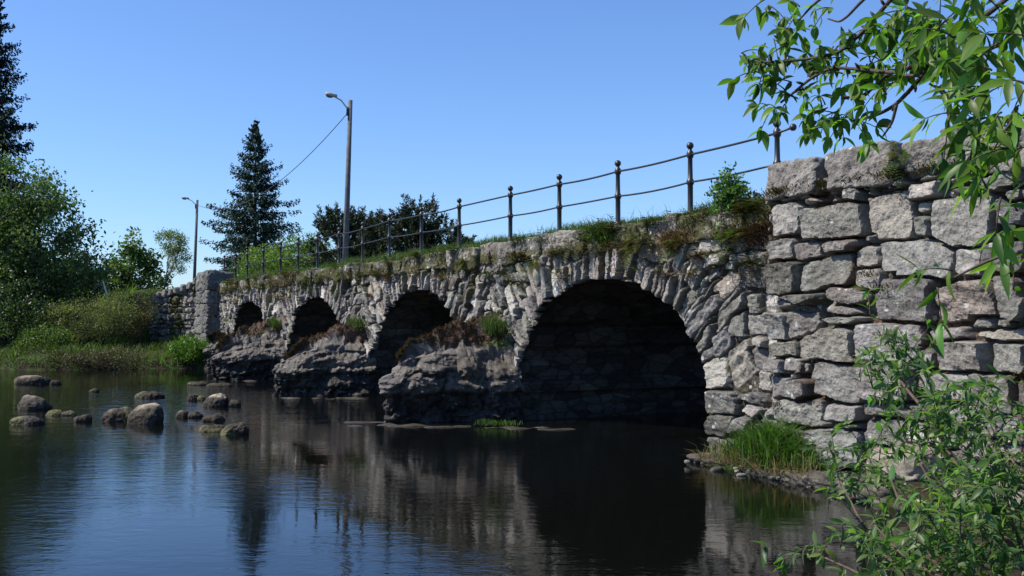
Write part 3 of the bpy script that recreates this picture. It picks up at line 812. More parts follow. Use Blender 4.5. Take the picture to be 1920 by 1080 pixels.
for nm, dz, r in (('top_rail', .92, .017), ('lower_rail', .50, .015)):
    mb = MB(); pts = []
    for (s0, z0), (s1, z1) in zip(tops[:-1], tops[1:]):
        sag = rg.uniform(.0, .03)
        for t in np.linspace(0, 1, 7)[:-1]: pts.append(B(s0 + (s1 - s0) * t, WPOST, z0 + (z1 - z0) * t + dz - sag * 4 * t * (1 - t)))
    pts.append(B(tops[-1][0], WPOST, tops[-1][1] + dz)); pts.append(B(tops[-1][0] + 1.2, WPOST, tops[-1][1] + dz))
    if dz > .9:
        e_ = onwall(1487, 237, WPOST); pts = [B(e_[0], WPOST, tops[0][1] + dz + .03)] + pts
    tube(mb, pts, r, 8); mb.build(nm, M_IRON, rail)
mb = MB(); c = pts[0] if False else B(onwall(1487, 237, WPOST)[0], WPOST, tops[0][1] + .95)
lathe(mb, c, [(.05 * math.sin(t), -.05 * math.cos(t)) for t in np.linspace(.02, math.pi - .02, 9)], 12); mb.build('rail_ball', M_IRON, rail)

# ================================================================== street lamps and cable
def lamp(label, px_top, py_top, px_base, depth, hpx, hpy):
    top = P(px_top, py_top, depth); bx = P(px_base, 470, depth)
    base = np.array([bx[0] - (top[0] - bx[0]) * .3, top[1], 3.3])
    t = thing('street_lamp', label, 'street lamp', base, 'wooden street lamps along the road')
    mb = MB(); tube(mb, [base, base * .5 + top * .5, top], [.125, .105, .085], 12); mb.build('pole', M_POLE, t)
    hd = P(hpx, hpy, depth); d = hd - top; L = np.linalg.norm(d); d /= L
    mb = MB(); tube(mb, [top + [-.02, -.08, -.35], top + [-.14, -.1, -.3], top + d * .35 + [0, -.1, -.12], top + d * L * .62 + [0, -.1, -.03]], .028, 8); mb.build('arm', M_LAMP, t)
    # cobra head housing
    side = np.cross(d, [0, 0, 1.0]); side /= np.linalg.norm(side); up = np.cross(side, d)
    hc = top + d * (L * .78) + np.array([0, -.1, .02])
    mb = MB(); rock(mb, hc, (L * .25, .13, .075), np.stack([d, side, up]), p=3.2, res=10, amp=0, jit=0, col=(1, 1, 1)); h = mb.build('lamp_head', M_LAMP, t)
    mb = MB(); rock(mb, hc + d * L * .06 - up * .06, (L * .15, .10, .075), np.stack([d, side, up]), p=2.4, res=8, amp=0, jit=0); mb.build('lamp_bowl', M_GLASS, h)
    mb = MB(); tube(mb, [top + [-.1, -.05, -.28], top + [-.1, -.05, -.62]], .05, 8); tube(mb, [top + [-.16, 0, -.5], top + [.05, 0, -.5]], .03, 6); mb.build('cable_bracket', M_WIRE, t)
    return t, top
l1, T1 = lamp('taller looking wooden street lamp behind the bridge railing by the dark pine bushes', 657, 188, 648.5, 42, 612, 177)
l2, T2 = lamp('distant wooden street lamp beside the slim pale crowned tree at the wing wall', 370, 375, 365, 76, 342, 371)
a, bq = T1 + [-.1, 0, -.5], T2 + [.1, 0, -.4]
tt = np.linspace(0, 1, 40)[:, None]; cab = a * (1 - tt) + bq * tt; cab[:, 2] -= 1.5 * 4 * tt[:, 0] * (1 - tt[:, 0])
mb = MB(); tube(mb, cab, .016, 6); tag(mb.build('power_cable', M_WIRE), 'thin sagging black cable strung between the two wooden lamp poles', 'cable')

# ================================================================== boulders in the river
def boulder(label, x0, y0, x1, y1, p=2.3, tilt=0.0, wet=.5, tone=.24, seed=0, moss=0.0, ang=False, depth_k=.8, shear=0.0):
    c = onz((x0 + x1) / 2, y1); d = c[1]; wd = (x1 - x0) * d / F; ht = (y1 - y0) * d / F
    hw = wd / 2 * .96; hh = ht * (.78 if ht > .55 else .64)
    cen = np.array([c[0], d + hw * depth_k * .35, ht * .0])
    ca, sa = math.cos(tilt), math.sin(tilt)
    ax = np.array([[ca, 0, sa], [0, 1, 0], [-sa + shear, 0, ca]])
    def cf(W, cc):
        z = W[:, 2:3]; w_ = sstep(max(wet, .42) * ht + .12, max(wet, .42) * ht + .02, z[:, 0] + .06 * vnoise(W * 6, seed))[:, None]  # wet stain at the waterline, carried higher to paint the shaded sides dark
        br = np.array([.022, .015, .007]); out = cc * (1 - w_) + (br * (1 + .4 * vnoise(W * 9, 2))[:, None]) * w_
        mk = (sstep(.0, .4, vnoise(W * 3.1, seed + 3) + moss * 1.4 - .7))[:, None]
        return out * (1 - mk) + np.array([.085, .08, .022]) * mk
    mb = MB(); rock(mb, cen, (hw, hw * depth_k, hh), ax, p=p, res=20, amp=.22 if not ang else .3, freq=.75, seed=seed, jit=.16 if not ang else .3, col=np.array([1.22, 1.0, .70]) * tone * .95, colfn=cf)
    o = mb.build('boulder', M_WET, smooth=False); tag(o, label, 'boulder', 'boulders in the river'); return o
boulder('largest rounded grey boulder in the river, brown at its waterline', 237, 742, 303, 794, p=3.2, wet=.3, tone=.26, seed=1)
boulder('rounded brown topped boulder touching the left side of the largest boulder', 192, 753, 252, 790, p=2.6, wet=.5, tone=.2, seed=2, moss=.35)
boulder('flat mossy brown slab showing just behind the largest boulder', 252, 729, 306, 746, p=2.8, wet=.6, tone=.2, seed=3, moss=.35, depth_k=.6)
boulder('broad low pale boulder nearest the far left bank', 24, 697, 88, 720, p=2.9, wet=.35, tone=.24, seed=4, moss=.25)
boulder('small dark stone beside the broad pale boulder near the bank', 92, 707, 114, 721, wet=.9, tone=.1, seed=5)
boulder('pointed dark wedge of rock standing alone at the left edge of the river', 30, 733, 94, 768, p=1.6, tilt=.1, shear=-.3, wet=.5, tone=.17, seed=6, ang=True)
boulder('low mossy boulder in front of the pointed wedge rock', 18, 775, 78, 796, p=2.8, wet=.4, tone=.17, seed=7, moss=.6)
boulder('small mossy double humped stone between the wedge rock and a round brown one', 82, 762, 118, 779, wet=.4, tone=.18, seed=8, moss=.55)
boulder('small olive stone touching the water right of the double humped one', 112, 768, 140, 779, wet=.5, tone=.17, seed=9, moss=.7)
boulder('round brown stone at the right end of the mossy row', 134, 770, 172, 791, wet=.4, tone=.2, seed=10, moss=.3)
boulder('tiny dark stone alone in open water near the bank', 168, 725, 185, 735, wet=.9, tone=.08, seed=11)
boulder('pale cream pointed boulder by the far piers', 380, 731, 426, 762, p=2.2, tilt=.1, shear=.25, wet=.25, tone=.34, seed=12)
boulder('small round tan stone left of the pale cream boulder', 351, 731, 374, 751, wet=.3, tone=.22, seed=13)
boulder('little olive stone squeezed between the tan stone and the cream boulder', 368, 737, 385, 751, wet=.7, tone=.15, seed=14, moss=.8)
boulder('dark wet stone half sunk right of the pale cream boulder', 424, 744, 450, 762, wet=1.0, tone=.09, seed=15)
boulder('small pale capped stone in front of the cream boulder', 327, 763, 353, 783, wet=.45, tone=.26, seed=16)
boulder('dark flat stone right of the small pale capped one', 350, 767, 382, 783, wet=1.0, tone=.09, seed=17)
boulder('dark wet stone lying behind the nearest sharp edged slab', 376, 770, 418, 790, wet=1.0, tone=.10, seed=18)
boulder('sharp edged mossy slab tilted out of the water, nearest of the boulders', 408, 782, 466, 815, p=2.0, tilt=.15, shear=.35, wet=.35, tone=.22, seed=19, ang=True, moss=.4)
boulder('low olive rock against the left side of the tilted slab', 372, 783, 424, 809, wet=.6, tone=.16, seed=20, moss=.6)
boulder('thin dark ledge of rock lying in the water before the farthest pier', 350, 711, 388, 722, wet=1, tone=.08, seed=21)
boulder('flat dark rock at the foot of the farthest cutwater', 384, 714, 436, 724, wet=1, tone=.1, seed=22, depth_k=.5)
# stones and debris at the foot of the near wall
def wallrock(label, x0, y0, x1, y1, w, tone, seed, p=3, hd=.2, name='fallen_stone'):
    s0, s1 = onwall(x1, (y0 + y1) / 2, w)[0], onwall(x0, (y0 + y1) / 2, w)[0]; zc = onwall((x0 + x1) / 2, (y0 + y1) / 2, w)[1]
    hz = abs(onwall((x0 + x1) / 2, y0, w)[1] - onwall((x0 + x1) / 2, y1, w)[1])
    mb = MB(); rock(mb, B((s0 + s1) / 2, w + hd * .7, zc), ((s1 - s0) / 2, hd, hz / 2), rotz(.1 * (seed % 3 - 1), AX), p=p, res=20, amp=.4, freq=1.2, seed=seed, jit=.25, fine=2.5, col=np.array([1.15, 1, .8]) * tone)
    tag(mb.build(name, M_WET), label, 'stone', 'stones at the foot of the near wall')
wallrock('long flat wet ledge stone jutting out under the jamb of the widest arch', 1280, 858, 1385, 874, -.6, .05, 1, hd=.28)
wallrock('dark stone at the waterline under the grass tuft', 1380, 872, 1462, 904, -.66, .05, 2)
wallrock('reddish wet stone at the waterline right of the grass tuft', 1462, 886, 1560, 924, -.7, .06, 3)
wallrock('big rounded sloping boulder leaning on the wall foot behind the willow shrub', 1612, 840, 1735, 930, -.6, .2, 4, p=3, hd=.4)
wallrock('small pale rounded stone at the shore among the willow stems', 1702, 942, 1742, 980, -1.0, .28, 5, p=2.6, hd=.16)
wallrock('flat shore slab at the right of the pale rounded stone', 1760, 930, 1960, 990, -1.1, .15, 6, hd=.4)
wallrock('low brown slab on the shore below the leaning boulder', 1560, 900, 1680, 946, -.85, .08, 7)

# ================================================================== foliage helpers
def unit(v): return v / (np.linalg.norm(v, axis=-1, keepdims=True) + 1e-9)
def rhombs(mb, pos, L, W, rg, col, dirs=None, spread=1.0):
    """small folded leaves, 4 vertices each"""
    n = len(pos); d = rg.normal(0, 1, (n, 3)) * spread
    if dirs is not None: d = d + dirs
    d = unit(d); s = unit(np.cross(d, rg.normal(0, 1, (n, 3))))
    L = np.broadcast_to(L, (n,))[:, None]; W = np.broadcast_to(W, (n,))[:, None] / 2
    nn = np.cross(d, s)
    V = np.stack([pos, pos + d * L * .5 + s * W + nn * W * .4, pos + d * L, pos + d * L * .5 - s * W + nn * W * .4], 1)
    b = np.arange(n)[:, None] * 4
    mb.add(V.reshape(-1, 3), b + np.array([0, 1, 2, 3]), None, np.repeat(col, 4, axis=0))

def lance(mb, pos, d, up, L, W, curl, col, fold=.35):
    """lance-shaped leaves with a folded midrib and a drooping tip, arrays of n"""
    n = len(pos); d = unit(d); s = unit(np.cross(d, up)); nn = np.cross(s, d)
    T = np.array([0, .12, .32, .55, .78, 1.0]); HWD = np.array([.06, .55, .95, 1.0, .62, .0])
    V = []
    for t, h in zip(T, HWD):
        mid = pos + d * (L * t)[:, None] - nn * (curl * L * t * t)[:, None]
        sd = s * (W * h / 2)[:, None]; lift = nn * (W * h / 2 * fold)[:, None]
        V += [mid - sd + lift, mid, mid + sd + lift]
    V = np.stack(V, 1); k = V.shape[1]; b = np.arange(n)[:, None] * k
    Q = []
    for i in range(len(T) - 1):
        a = i * 3; Q += [b + np.array([a, a + 1, a + 4, a + 3]), b + np.array([a + 1, a + 2, a + 5, a + 4])]
    mb.add(V.reshape(-1, 3), np.concatenate(Q), None, np.repeat(col, k, axis=0))

def limbs(mb, base, tips, rg, r0, col=(1, 1, 1), fork=.35, sides=6, bend=.12):
    base = np.asarray(base, float)
    for tp in tips:
        t = np.linspace(0, 1, 6)[:, None]; d = tp - base
        mid = base + d * t + np.array([0, 0, 1]) * (bend * np.linalg.norm(d) * np.sin(t * math.pi)) * .6 + rg.normal(0, .03, (6, 3)) * np.linalg.norm(d) * np.sin(t * math.pi)
        tube(mb, mid, r0 * (1 - .85 * t[:, 0]), sides, col, cap=False)

def broadleaf(name, label, cat, base, height, blobs, nclump, per, leaf, colr, seed, trunk_r=.1, group=None, bark=None, clump=.35, dirs=None, shell=.55, trunks=1, leafw=.5, spread=1.0, mat=None):
    """blobs: list of (dx,dy,dz,rx,ry,rz) relative to base"""
    rg = np.random.default_rng(seed); base = np.asarray(base, float)
    t = thing(name, label, cat, base, group)
    vol = np.array([b[3] * b[4] * b[5] for b in blobs]); pick = rg.choice(len(blobs), nclump, p=vol / vol.sum()); Bb = np.array(blobs)[pick]
    u = unit(rg.normal(0, 1, (nclump, 3))); rr = (shell + (1 - shell) * rg.random(nclump)) ** .8
    cc = base + Bb[:, :3] + u * rr[:, None] * Bb[:, 3:]
    cc += .25 * np.stack([vnoise(cc * 1.1, seed + 1), vnoise(cc * 1.1, seed + 2), vnoise(cc * 1.1, seed + 3)], -1) * Bb[:, 3:]
    tr = MB()
    for k in range(trunks):
        b0 = base + (rg.normal(0, .15, 3) * [1, 1, 0] * (trunks > 1)) - [0, 0, .2]
        tb = blobs[min(k, len(blobs) - 1)]; topc = base + np.array(tb[:3]) + [0, 0, tb[5] * .6]
        q = np.linspace(0, 1, 7)[:, None]; line = b0 + (topc - b0) * q + rg.normal(0, .03, (7, 3)) * np.sin(q * math.pi) * height * .3
        tube(tr, line, trunk_r * (1 - .8 * q[:, 0]) / math.sqrt(trunks), 8)
        for j in range(len(cc) // (2 * trunks)):
            c = cc[rg.integers(len(cc))]; h0 = np.clip((c[2] - base[2]) / max(topc[2] - base[2], .1) - .3, .12, .9)
            src = line[0] + (line[-1] - line[0]) * h0
            limbs(tr, src, [c], rg, trunk_r * .22 * (1 - .5 * h0), sides=4)
    tr.build('trunk', bark or M_BARK, t)
    n = nclump * per
    cen = np.repeat(cc, per, 0); jit = np.clip(rg.normal(0, 1, (n, 3)), -1.8, 1.8) * clump * np.repeat(rg.uniform(.6, 1.3, nclump), per)[:, None]
    pos = cen + jit * [1, 1, .75]
    col = np.array(colr[0]) + (np.array(colr[1]) - np.array(colr[0])) * np.repeat(rg.random(nclump), per)[:, None]
    col = col * rg.uniform(.65, 1.35, (n, 1))
    lv = MB(); rhombs(lv, pos, leaf * rg.uniform(.7, 1.3, n), leaf * leafw * rg.uniform(.7, 1.3, n), rg, col, dirs=dirs, spread=spread); lv.build('crown', mat or M_LEAF, t)
    return t

def spruce(label, base, height, R0, seed, group=None, whorls=70, nb=3, col=(.026, .05, .034), thin=.95):
    rg = np.random.default_rng(seed); base = np.asarray(base, float)
    t = thing('spruce_tree', label, 'tree', base, group)
    tr = MB(); tube(tr, [base - [0, 0, .3], base + [0, 0, height * .5], base + [0, 0, height * 1.02]], [height * .016, height * .009, .008], 8); 
    pos, dr, LL = [], [], []
    for i in range(whorls):
        f = float(np.clip(.03 + .96 * (i / (whorls - 1)) ** .95 + rg.normal(0, .008), .02, .985)); z = base[2] + height * f; R = R0 * (1 - f) ** thin * rg.uniform(.75, 1.1) + .04
        a0 = rg.uniform(0, 6.28); z00 = z
        for k in range(nb):
            a = a0 + k * 6.28 / nb + rg.normal(0, .25); r = R * rg.uniform(.4, 1.15); z = z00 + rg.normal(0, .12)
            up0 = .25 + .6 * f; q = np.linspace(0, 1, 9)
            zz = r * (up0 * q - (.85 - .35 * f) * q ** 1.4 + .28 * q ** 3) * .9 + rg.normal(0, .05) * r * q
            line = np.stack([base[0] + np.cos(a) * r * q, base[1] + np.sin(a) * r * q, z + zz], 1)
            tube(tr, line, np.linspace(.03, .006, 9) * max(.3, r / R0), 3, cap=False)
            nt_ = int(24 + 130 * r / R0)
            qq = rg.uniform(.12, 1, nt_) ** .85
            pp = np.stack([np.interp(qq, q, line[:, j]) for j in range(3)], 1)
            radial = np.array([np.cos(a), np.sin(a), 0]); lat = np.array([-np.sin(a), np.cos(a), 0])
            sgn = rg.choice([-1, 1], nt_)
            pp = pp + np.array([0, 0, 1]) * rg.normal(-.06, .10, nt_)[:, None] * min(1.0, r / 1.2); d = radial * .8 + lat[None] * (sgn * rg.uniform(.3, 1.2, nt_))[:, None] + np.array([0, 0, 1]) * rg.normal(-.45, .6, nt_)[:, None]
            pos.append(pp); dr.append(d); LL.append((.22 + .42 * (1 - qq)) * (.28 + .72 * r / R0) * rg.uniform(.7, 1.3, nt_))
    tr.build('trunk', M_BARK, t)
    pos, dr, LL = np.concatenate(pos), unit(np.concatenate(dr)), np.concatenate(LL)
    lv = MB(); c = np.array(col) * rg.uniform(.6, 1.6, (len(pos), 1))
    rhombs(lv, pos, LL, .08 * rg.uniform(.7, 1.4, len(pos)), rg, c, dirs=dr * 4, spread=.35)
    rhombs(lv, pos + dr * LL[:, None] * .3, LL * .75, .065, rg, c, dirs=dr * 2 + [0, 0, -1.1], spread=.7)
    lv.build('crown', M_NEEDLE, t); return t

def pine_bush(label, base, blobs, nsh, seed, group):
    rg = np.random.default_rng(seed); base = np.asarray(base, float)
    t = thing('pine_bush', label, 'bush', base, group)
    vol = np.array([b[3] * b[5] for b in blobs]); pk = rg.choice(len(blobs), nsh, p=vol / vol.sum()); Bb = np.array(blobs)[pk]
    u = unit(rg.normal(0, 1, (nsh, 3))); cc = base + Bb[:, :3] + u * (rg.uniform(.35, 1, nsh) ** .5)[:, None] * Bb[:, 3:]
    tr = MB(); limbs(tr, base - [0, 0, .3], cc[rg.choice(nsh, min(60, nsh), replace=False)], rg, .06, sides=5); tr.build('trunk', M_BARK, t)
    axd = unit(u * .8 + [0, 0, .9] + rg.normal(0, .25, (nsh, 3)))
    per = 44; L = rg.uniform(.3, .65, nsh)
    q = rg.random((nsh, per)); pos = cc[:, None] + axd[:, None] * (q * L[:, None])[..., None]
    d = axd[:, None] * .8 + unit(rg.normal(0, 1, (nsh, per, 3))) * .9
    pos = pos.reshape(-1, 3); d = d.reshape(-1, 3)
    col = np.repeat(np.array([.028, .042, .02]) * rg.uniform(.5, 1.7, (nsh, 1)) + np.array([.02, .01, .005]) * (rg.random((nsh, 1)) < .25), per, 0)
    lv = MB(); rhombs(lv, pos, .19 * rg.uniform(.7, 1.3, len(pos)), .05, rg, col, dirs=d * 4, spread=.3); lv.build('crown', M_NEEDLE, t); return t

def grass_patch(mb, pos, L, wid, rg, c0, c1, lean=.35, bend=.4):
    n = len(pos); f = rg.random((n, 1)); col = (np.array(c0) * (1 - f) + np.array(c1) * f) * rg.uniform(.7, 1.3, (n, 1))
    blades(mb, pos, L * rg.uniform(.5, 1.25, n), wid, rg, col, lean=lean, bend=bend)

def fern(mb, base, nfr, L, rg, out, col):
    for k in range(nfr):
        d = unit(out + rg.normal(0, .55, 3)); l = L * rg.uniform(.6, 1.2); q = np.linspace(0, 1, 12)
        line = base + d * (l * q)[:, None] + np.array([0, 0, -1.0]) * (l * .55 * q ** 2)[:, None]
        s = unit(np.cross(d, [0, 0, 1.0])); n = len(q)
        c = np.repeat(np.array(col)[None] * rg.uniform(.6, 1.5), n, 0)
        pw = l * .24 * np.sin(np.clip(q * .93 + .07, 0, 1) * math.pi) ** .7 + .004
        for sg in (-1, 1):
            V = np.stack([line, line + d * l * .03 + s * (sg * pw * .5)[:, None] + d * l * .03, line + s * (sg * pw)[:, None] + d * (pw * .45)[:, None] - [0, 0, .01], line + d * l * .07], 1)
            mb.add(V.reshape(-1, 3), np.arange(n)[:, None] * 4 + np.array([0, 1, 2, 3]), None, np.repeat(c, 4, 0))
# ================================================================== trees and shrubs beyond the bridge
def at(px, depth, z): p = P(px, 600, depth); p[2] = z; return p
G = lambda p: float(ground_h(*[np.array([v]) for v in inv(np.array(p))])[0])
spruce('tall single spruce with a bare thin tip behind the far end of the railing', at(477, 72, 3.0), 12.4, 5.2, 101, 'spruces', whorls=120, nb=3, col=(.03, .06, .043))
spruce('dark spruce rising above the left willow, cut by the photo edge', at(-22, 58, 1.5), 19.5, 4.9, 102, 'spruces', whorls=150, nb=3, col=(.016, .03, .022), thin=.85)
pine_bush('low dark pine bush left of the nearer lamp pole', at(672, 52, 3.6), [(-.5, 0, 1.7, 1.7, 1.6, 1.7), (1.0, 0, 1.5, 1.8, 1.5, 1.7), (-1.1, 0, 2.9, .8, .8, .7)], 640, 103, 'pine bushes')
pine_bush('taller dark pine bush right of the nearer lamp pole, with a raised peak', at(786, 51, 3.6), [(-.8, 0, 1.6, 1.9, 1.6, 1.7), (.0, 0, 2.9, .9, .9, 1.1), (1.1, 0, 1.6, 1.3, 1.2, 1.2), (1.8, 0, 1.3, .75, .8, .55)], 680, 104, 'pine bushes')
GR = [(.09, .15, .025), (.16, .24, .05)]
broadleaf('green_bush', 'bright green bush behind the railing left of the dark pines', 'bush', at(560, 57, 4.0), 3, [(0, 0, 1.2, 1.5, 1, 1.15), (1.1, 0, 1.1, 1.2, 1, 1.0)], 210, 34, .13, GR, 105, .05, 'green bushes behind the railing', clump=.22, dirs=np.array([0, 0, .8]))
broadleaf('green_bush', 'bright green bush in front of the lone spruce behind the far posts', 'bush', at(492, 58, 3.9), 3, [(0, 0, .9, 1.4, 1, 1.0)], 130, 34, .13, GR, 106, .05, 'green bushes behind the railing', clump=.22, dirs=np.array([0, 0, .8]))
broadleaf('green_bush', 'low green bush next to the far end pillar under the spruce', 'bush', at(440, 59, 3.4), 2.4, [(0, 0, .5, 1.1, .9, .75)], 90, 30, .12, GR, 107, .04, 'green bushes behind the railing', clump=.2, dirs=np.array([0, 0, .8]))
# left bank trees
DK = [(.025, .048, .018), (.07, .11, .035)]
broadleaf('willow_tree', 'big bushy willow on the left river bank, pale green at its top', 'tree', at(40, 47, .9), 8.5, [(-.6, 0, 6.2, 2.2, 1.8, 2.3), (.9, 0, 4.6, 2.0, 1.8, 2.4), (-1.6, 0, 3.6, 2.2, 2, 2.6), (2.0, .5, 3.4, 1.4, 1.3, 1.7), (.2, 0, 2.6, 2.2, 1.8, 1.6)], 420, 46, .19, [(.04, .075, .022), (.125, .175, .06)], 110, .2, clump=.33, trunks=3)
broadleaf('broadleaf_tree', 'dark rounded tree leaning over the bank right of the big willow', 'tree', at(118, 51, 1.0), 5, [(0, 0, 2.6, 1.6, 1.5, 1.9), (.9, 0, 1.9, 1.2, 1.2, 1.3), (-.8, 0, 1.5, 1.5, 1.3, 1.3)], 240, 40, .17, DK, 111, .12, clump=.3, trunks=2)
broadleaf('broadleaf_tree', 'deep shadowed low tree under the willow at the water side', 'tree', at(20, 45, .6), 3.2, [(0, 0, 1.6, 1.6, 1.3, 1.3), (1.3, 0, 1.3, 1.2, 1, 1.0), (-1.6, 0, 1.4, 1.6, 1.2, 1.3)], 200, 36, .15, DK, 112, .1, clump=.3, trunks=2)
broadleaf('broadleaf_tree', 'young leafy tree standing upright with a pointed top above the wing wall', 'tree', at(248, 55, 2.2), 4.6, [(0, 0, 3.7, .5, .45, 1.0), (0, 0, 2.4, 1.15, .9, 1.1), (-.8, 0, 1.7, 1.0, .8, .9), (1.0, 0, 1.5, .9, .8, .9)], 170, 24, .22, [(.06, .105, .028), (.12, .18, .055)], 113, .07, clump=.22)
broadleaf('broadleaf_tree', 'slim tree with bare white branches and a pale yellow green cap', 'tree', at(306, 55, 3.6), 4.2, [(.4, 0, 2.3, .8, .65, .6), (.8, 0, 1.5, .6, .5, .7)], 140, 30, .09, [(.09, .13, .035), (.15, .18, .06)], 114, .07, bark=M_PALEBARK, clump=.14, trunks=2)
broadleaf('broadleaf_tree', 'dark hedge like tree far behind the bank between willow and young tree', 'tree', at(150, 66, 1.5), 5, [(0, 0, 1.9, 2.0, 1.5, 1.7), (1.6, 0, 1.5, 1.2, 1.2, 1.2), (-2.5, 0, 2.2, 2, 1.5, 2)], 200, 36, .2, [(.018, .03, .016), (.04, .05, .03)], 115, .14, clump=.35, trunks=2)
broadleaf('broadleaf_tree', 'dark green tree closing the view behind the spruce at the left edge', 'tree', at(-60, 64, 1.5), 8, [(0, 0, 4, 3, 2.5, 3.4), (3.2, 0, 3, 2.4, 2, 2.6)], 260, 36, .22, DK, 116, .2, clump=.4, trunks=2)
# low shrubs on the left bank
BR = [(.12, .135, .045), (.21, .23, .09)]
broadleaf('twiggy_shrub', 'olive brown twiggy shrub in the middle of the left bank', 'shrub', at(150, 45, .8), 2.2, [(0, 0, 1.1, 1.5, 1, 1.0), (1.3, 0, 1.2, 1.1, .9, 1.1), (-1.1, 0, .8, 1.0, .8, .8)], 330, 46, .065, BR, 120, .04, 'shrubs on the left bank', clump=.2, trunks=5, dirs=np.array([0, 0, .7]))
broadleaf('twiggy_shrub', 'brown shrub with bare stems leaning against the wing wall', 'shrub', at(238, 46, .8), 2.4, [(0, 0, 1.3, 1.1, .8, 1.0), (.6, 0, 1.5, .7, .6, .7)], 210, 40, .065, [(.12, .105, .05), (.2, .18, .085)], 121, .04, 'shrubs on the left bank', clump=.18, trunks=6, dirs=np.array([0, 0, .7]))
broadleaf('twiggy_shrub', 'bright green low bush on the bank below the dark trees', 'shrub', at(85, 43.8, .6), 1.3, [(0, 0, .5, 1.1, .8, .5)], 110, 30, .09, [(.065, .11, .022), (.11, .17, .04)], 122, .03, 'shrubs on the left bank', clump=.17, trunks=4, dirs=np.array([0, 0, .7]))
broadleaf('twiggy_shrub', 'fresh green leafy bush at the foot of the far end pillar', 'shrub', at(352, 42.3, .3), 1.2, [(0, 0, .45, .75, .5, .45), (.35, 0, .3, .5, .4, .3)], 110, 30, .1, [(.06, .12, .018), (.11, .19, .035)], 123, .03, 'shrubs on the left bank', clump=.14, trunks=4, dirs=np.array([0, 0, .9]))
broadleaf('twiggy_shrub', 'dark brown brush overhanging the water at the left edge of the photo', 'shrub', at(60, 42.0, .1), 1, [(0, 0, .3, 1.1, .5, .35), (1.3, 0, .3, .8, .5, .3)], 90, 26, .07, [(.04, .032, .018), (.07, .06, .025)], 125, .03, 'shrubs on the left bank', clump=.15, trunks=5)
broadleaf('twiggy_shrub', 'small brownish bush overhanging the water at the bank edge', 'shrub', at(235, 40.9, .1), 1, [(0, 0, .35, 1.0, .5, .38), (-1.2, 0, .3, .8, .5, .3), (-2.4, 0, .3, .9, .5, .32)], 150, 26, .07, [(.05, .04, .022), (.08, .07, .03)], 124, .03, 'shrubs on the left bank', clump=.15, trunks=5)
# grass on the left bank: past counting
rg = np.random.default_rng(130); n = 26000
sx = rg.uniform(42.5, 60, n); wx = rg.uniform(-13, .3, n) ; hh = ground_h(sx, wx); ok = (hh > .05) & (hh < 3.2) & (vnoise(np.stack([sx, wx, sx * 0], -1) * .9, 5) > -.35)
mb = MB(); pos = B(sx, wx, hh - .03)[ok]; q = sstep(-.3, .4, vnoise(pos * .6, 9))
f = rg.random((len(pos), 1)) * .6 + q[:, None] * .5; col = np.array([.06, .125, .02]) * (1 - f) + np.array([.13, .145, .05]) * f
blades(mb, pos, (.34 + .3 * sstep(.1, .6, vnoise(pos * .9, 31))) * rg.uniform(.4, 1.5, len(pos)), .028, rg, col * (.9 + .5 * vnoise(pos * .7, 12))[:, None] * rg.uniform(.6, 1.3, (len(pos), 1)), lean=.6)
kind(mb.build('bank_grass', M_GRASS), 'stuff')
# grass verge on the bridge
mb = MB(); n = 24000; sx = rg.uniform(10.6, 44, n); sx = 10.6 + (sx - 10.6) ** 1.25 / 33.4 ** .25; wx = np.where(rg.random(n) < .3, rg.uniform(.0, .36, n), .36 + np.abs(rg.normal(0, .32, n)))
dz = np.where(wx < .36, 3.36, 3.36 + .17 * sstep(.3, .6, wx) * sstep(1.5, .9, wx))
pos = B(sx, wx, dz - .02); den = vnoise(np.stack([sx, wx * 0, sx * 0], -1) * 1.1, 4)
f = rg.random((n, 1)); col = (np.array([.045, .095, .022]) * (1 - f) + np.array([.08, .12, .04]) * f) * rg.uniform(.6, 1.3, (n, 1))
blades(mb, pos, (.13 + .07 * den) * rg.uniform(.5, 1.7, n), .011, rg, col, lean=.4)
n = 260; sx = rg.uniform(10.8, 30, n); blades(mb, B(sx, .4 + np.abs(rg.normal(0, .25, n)), 3.45 + 0 * sx), rg.uniform(.25, .42, n), .008, rg, np.tile([.10, .11, .05], (n, 1)), lean=.2)
kind(mb.build('verge_grass', M_GRASS), 'stuff')
mb = MB(); n = 2500; sx = rg.uniform(4, 10.6, n); blades(mb, B(sx, .25 + rg.uniform(0, 1.2, n), 3.6 + 0 * sx), rg.uniform(.1, .5, n), .012, rg, np.tile([.05, .10, .02], (n, 1)) * rg.uniform(.6, 1.4, (n, 1)), lean=.4)
kind(mb.build('wall_top_grass', M_GRASS), 'stuff')

# hanging moss and grass under the coping, part of the masonry's growth
mb = MB(); rg = np.random.default_rng(140); 
for i in range(150):
    s = 10.9 + 33 * rg.random() ** 1.2; z0 = rg.choice([ZC0 + .02, rg.uniform(2.5, 3.05), ZC1 - .04], p=[.5, .25, .25]); k = int(rg.uniform(40, 150)); ext = rg.uniform(.08, .3)
    if min(arch_f(s, z0, q) for q in range(4)) < 1.08: continue
    pos = B(s + rg.normal(0, ext, k), -.03 - np.abs(rg.normal(0, .03, k)), z0 + rg.normal(0, ext * .35, k))
    c = [np.array([.075, .085, .018]), np.array([.09, .06, .025]), np.array([.05, .085, .02]), np.array([.13, .10, .05])][rg.choice(4, p=[.4, .28, .2, .12])]
    blades(mb, pos, rg.uniform(.05, .15, k), .016, rg, c * rg.uniform(.5, 1.5, (k, 1)), lean=.9, dirs=np.tile(-N * .9 + np.array([0, 0, -.9]), (k, 1)))
kind(mb.build('hanging_moss', M_MOSS, bridge), 'stuff')
mb = MB()
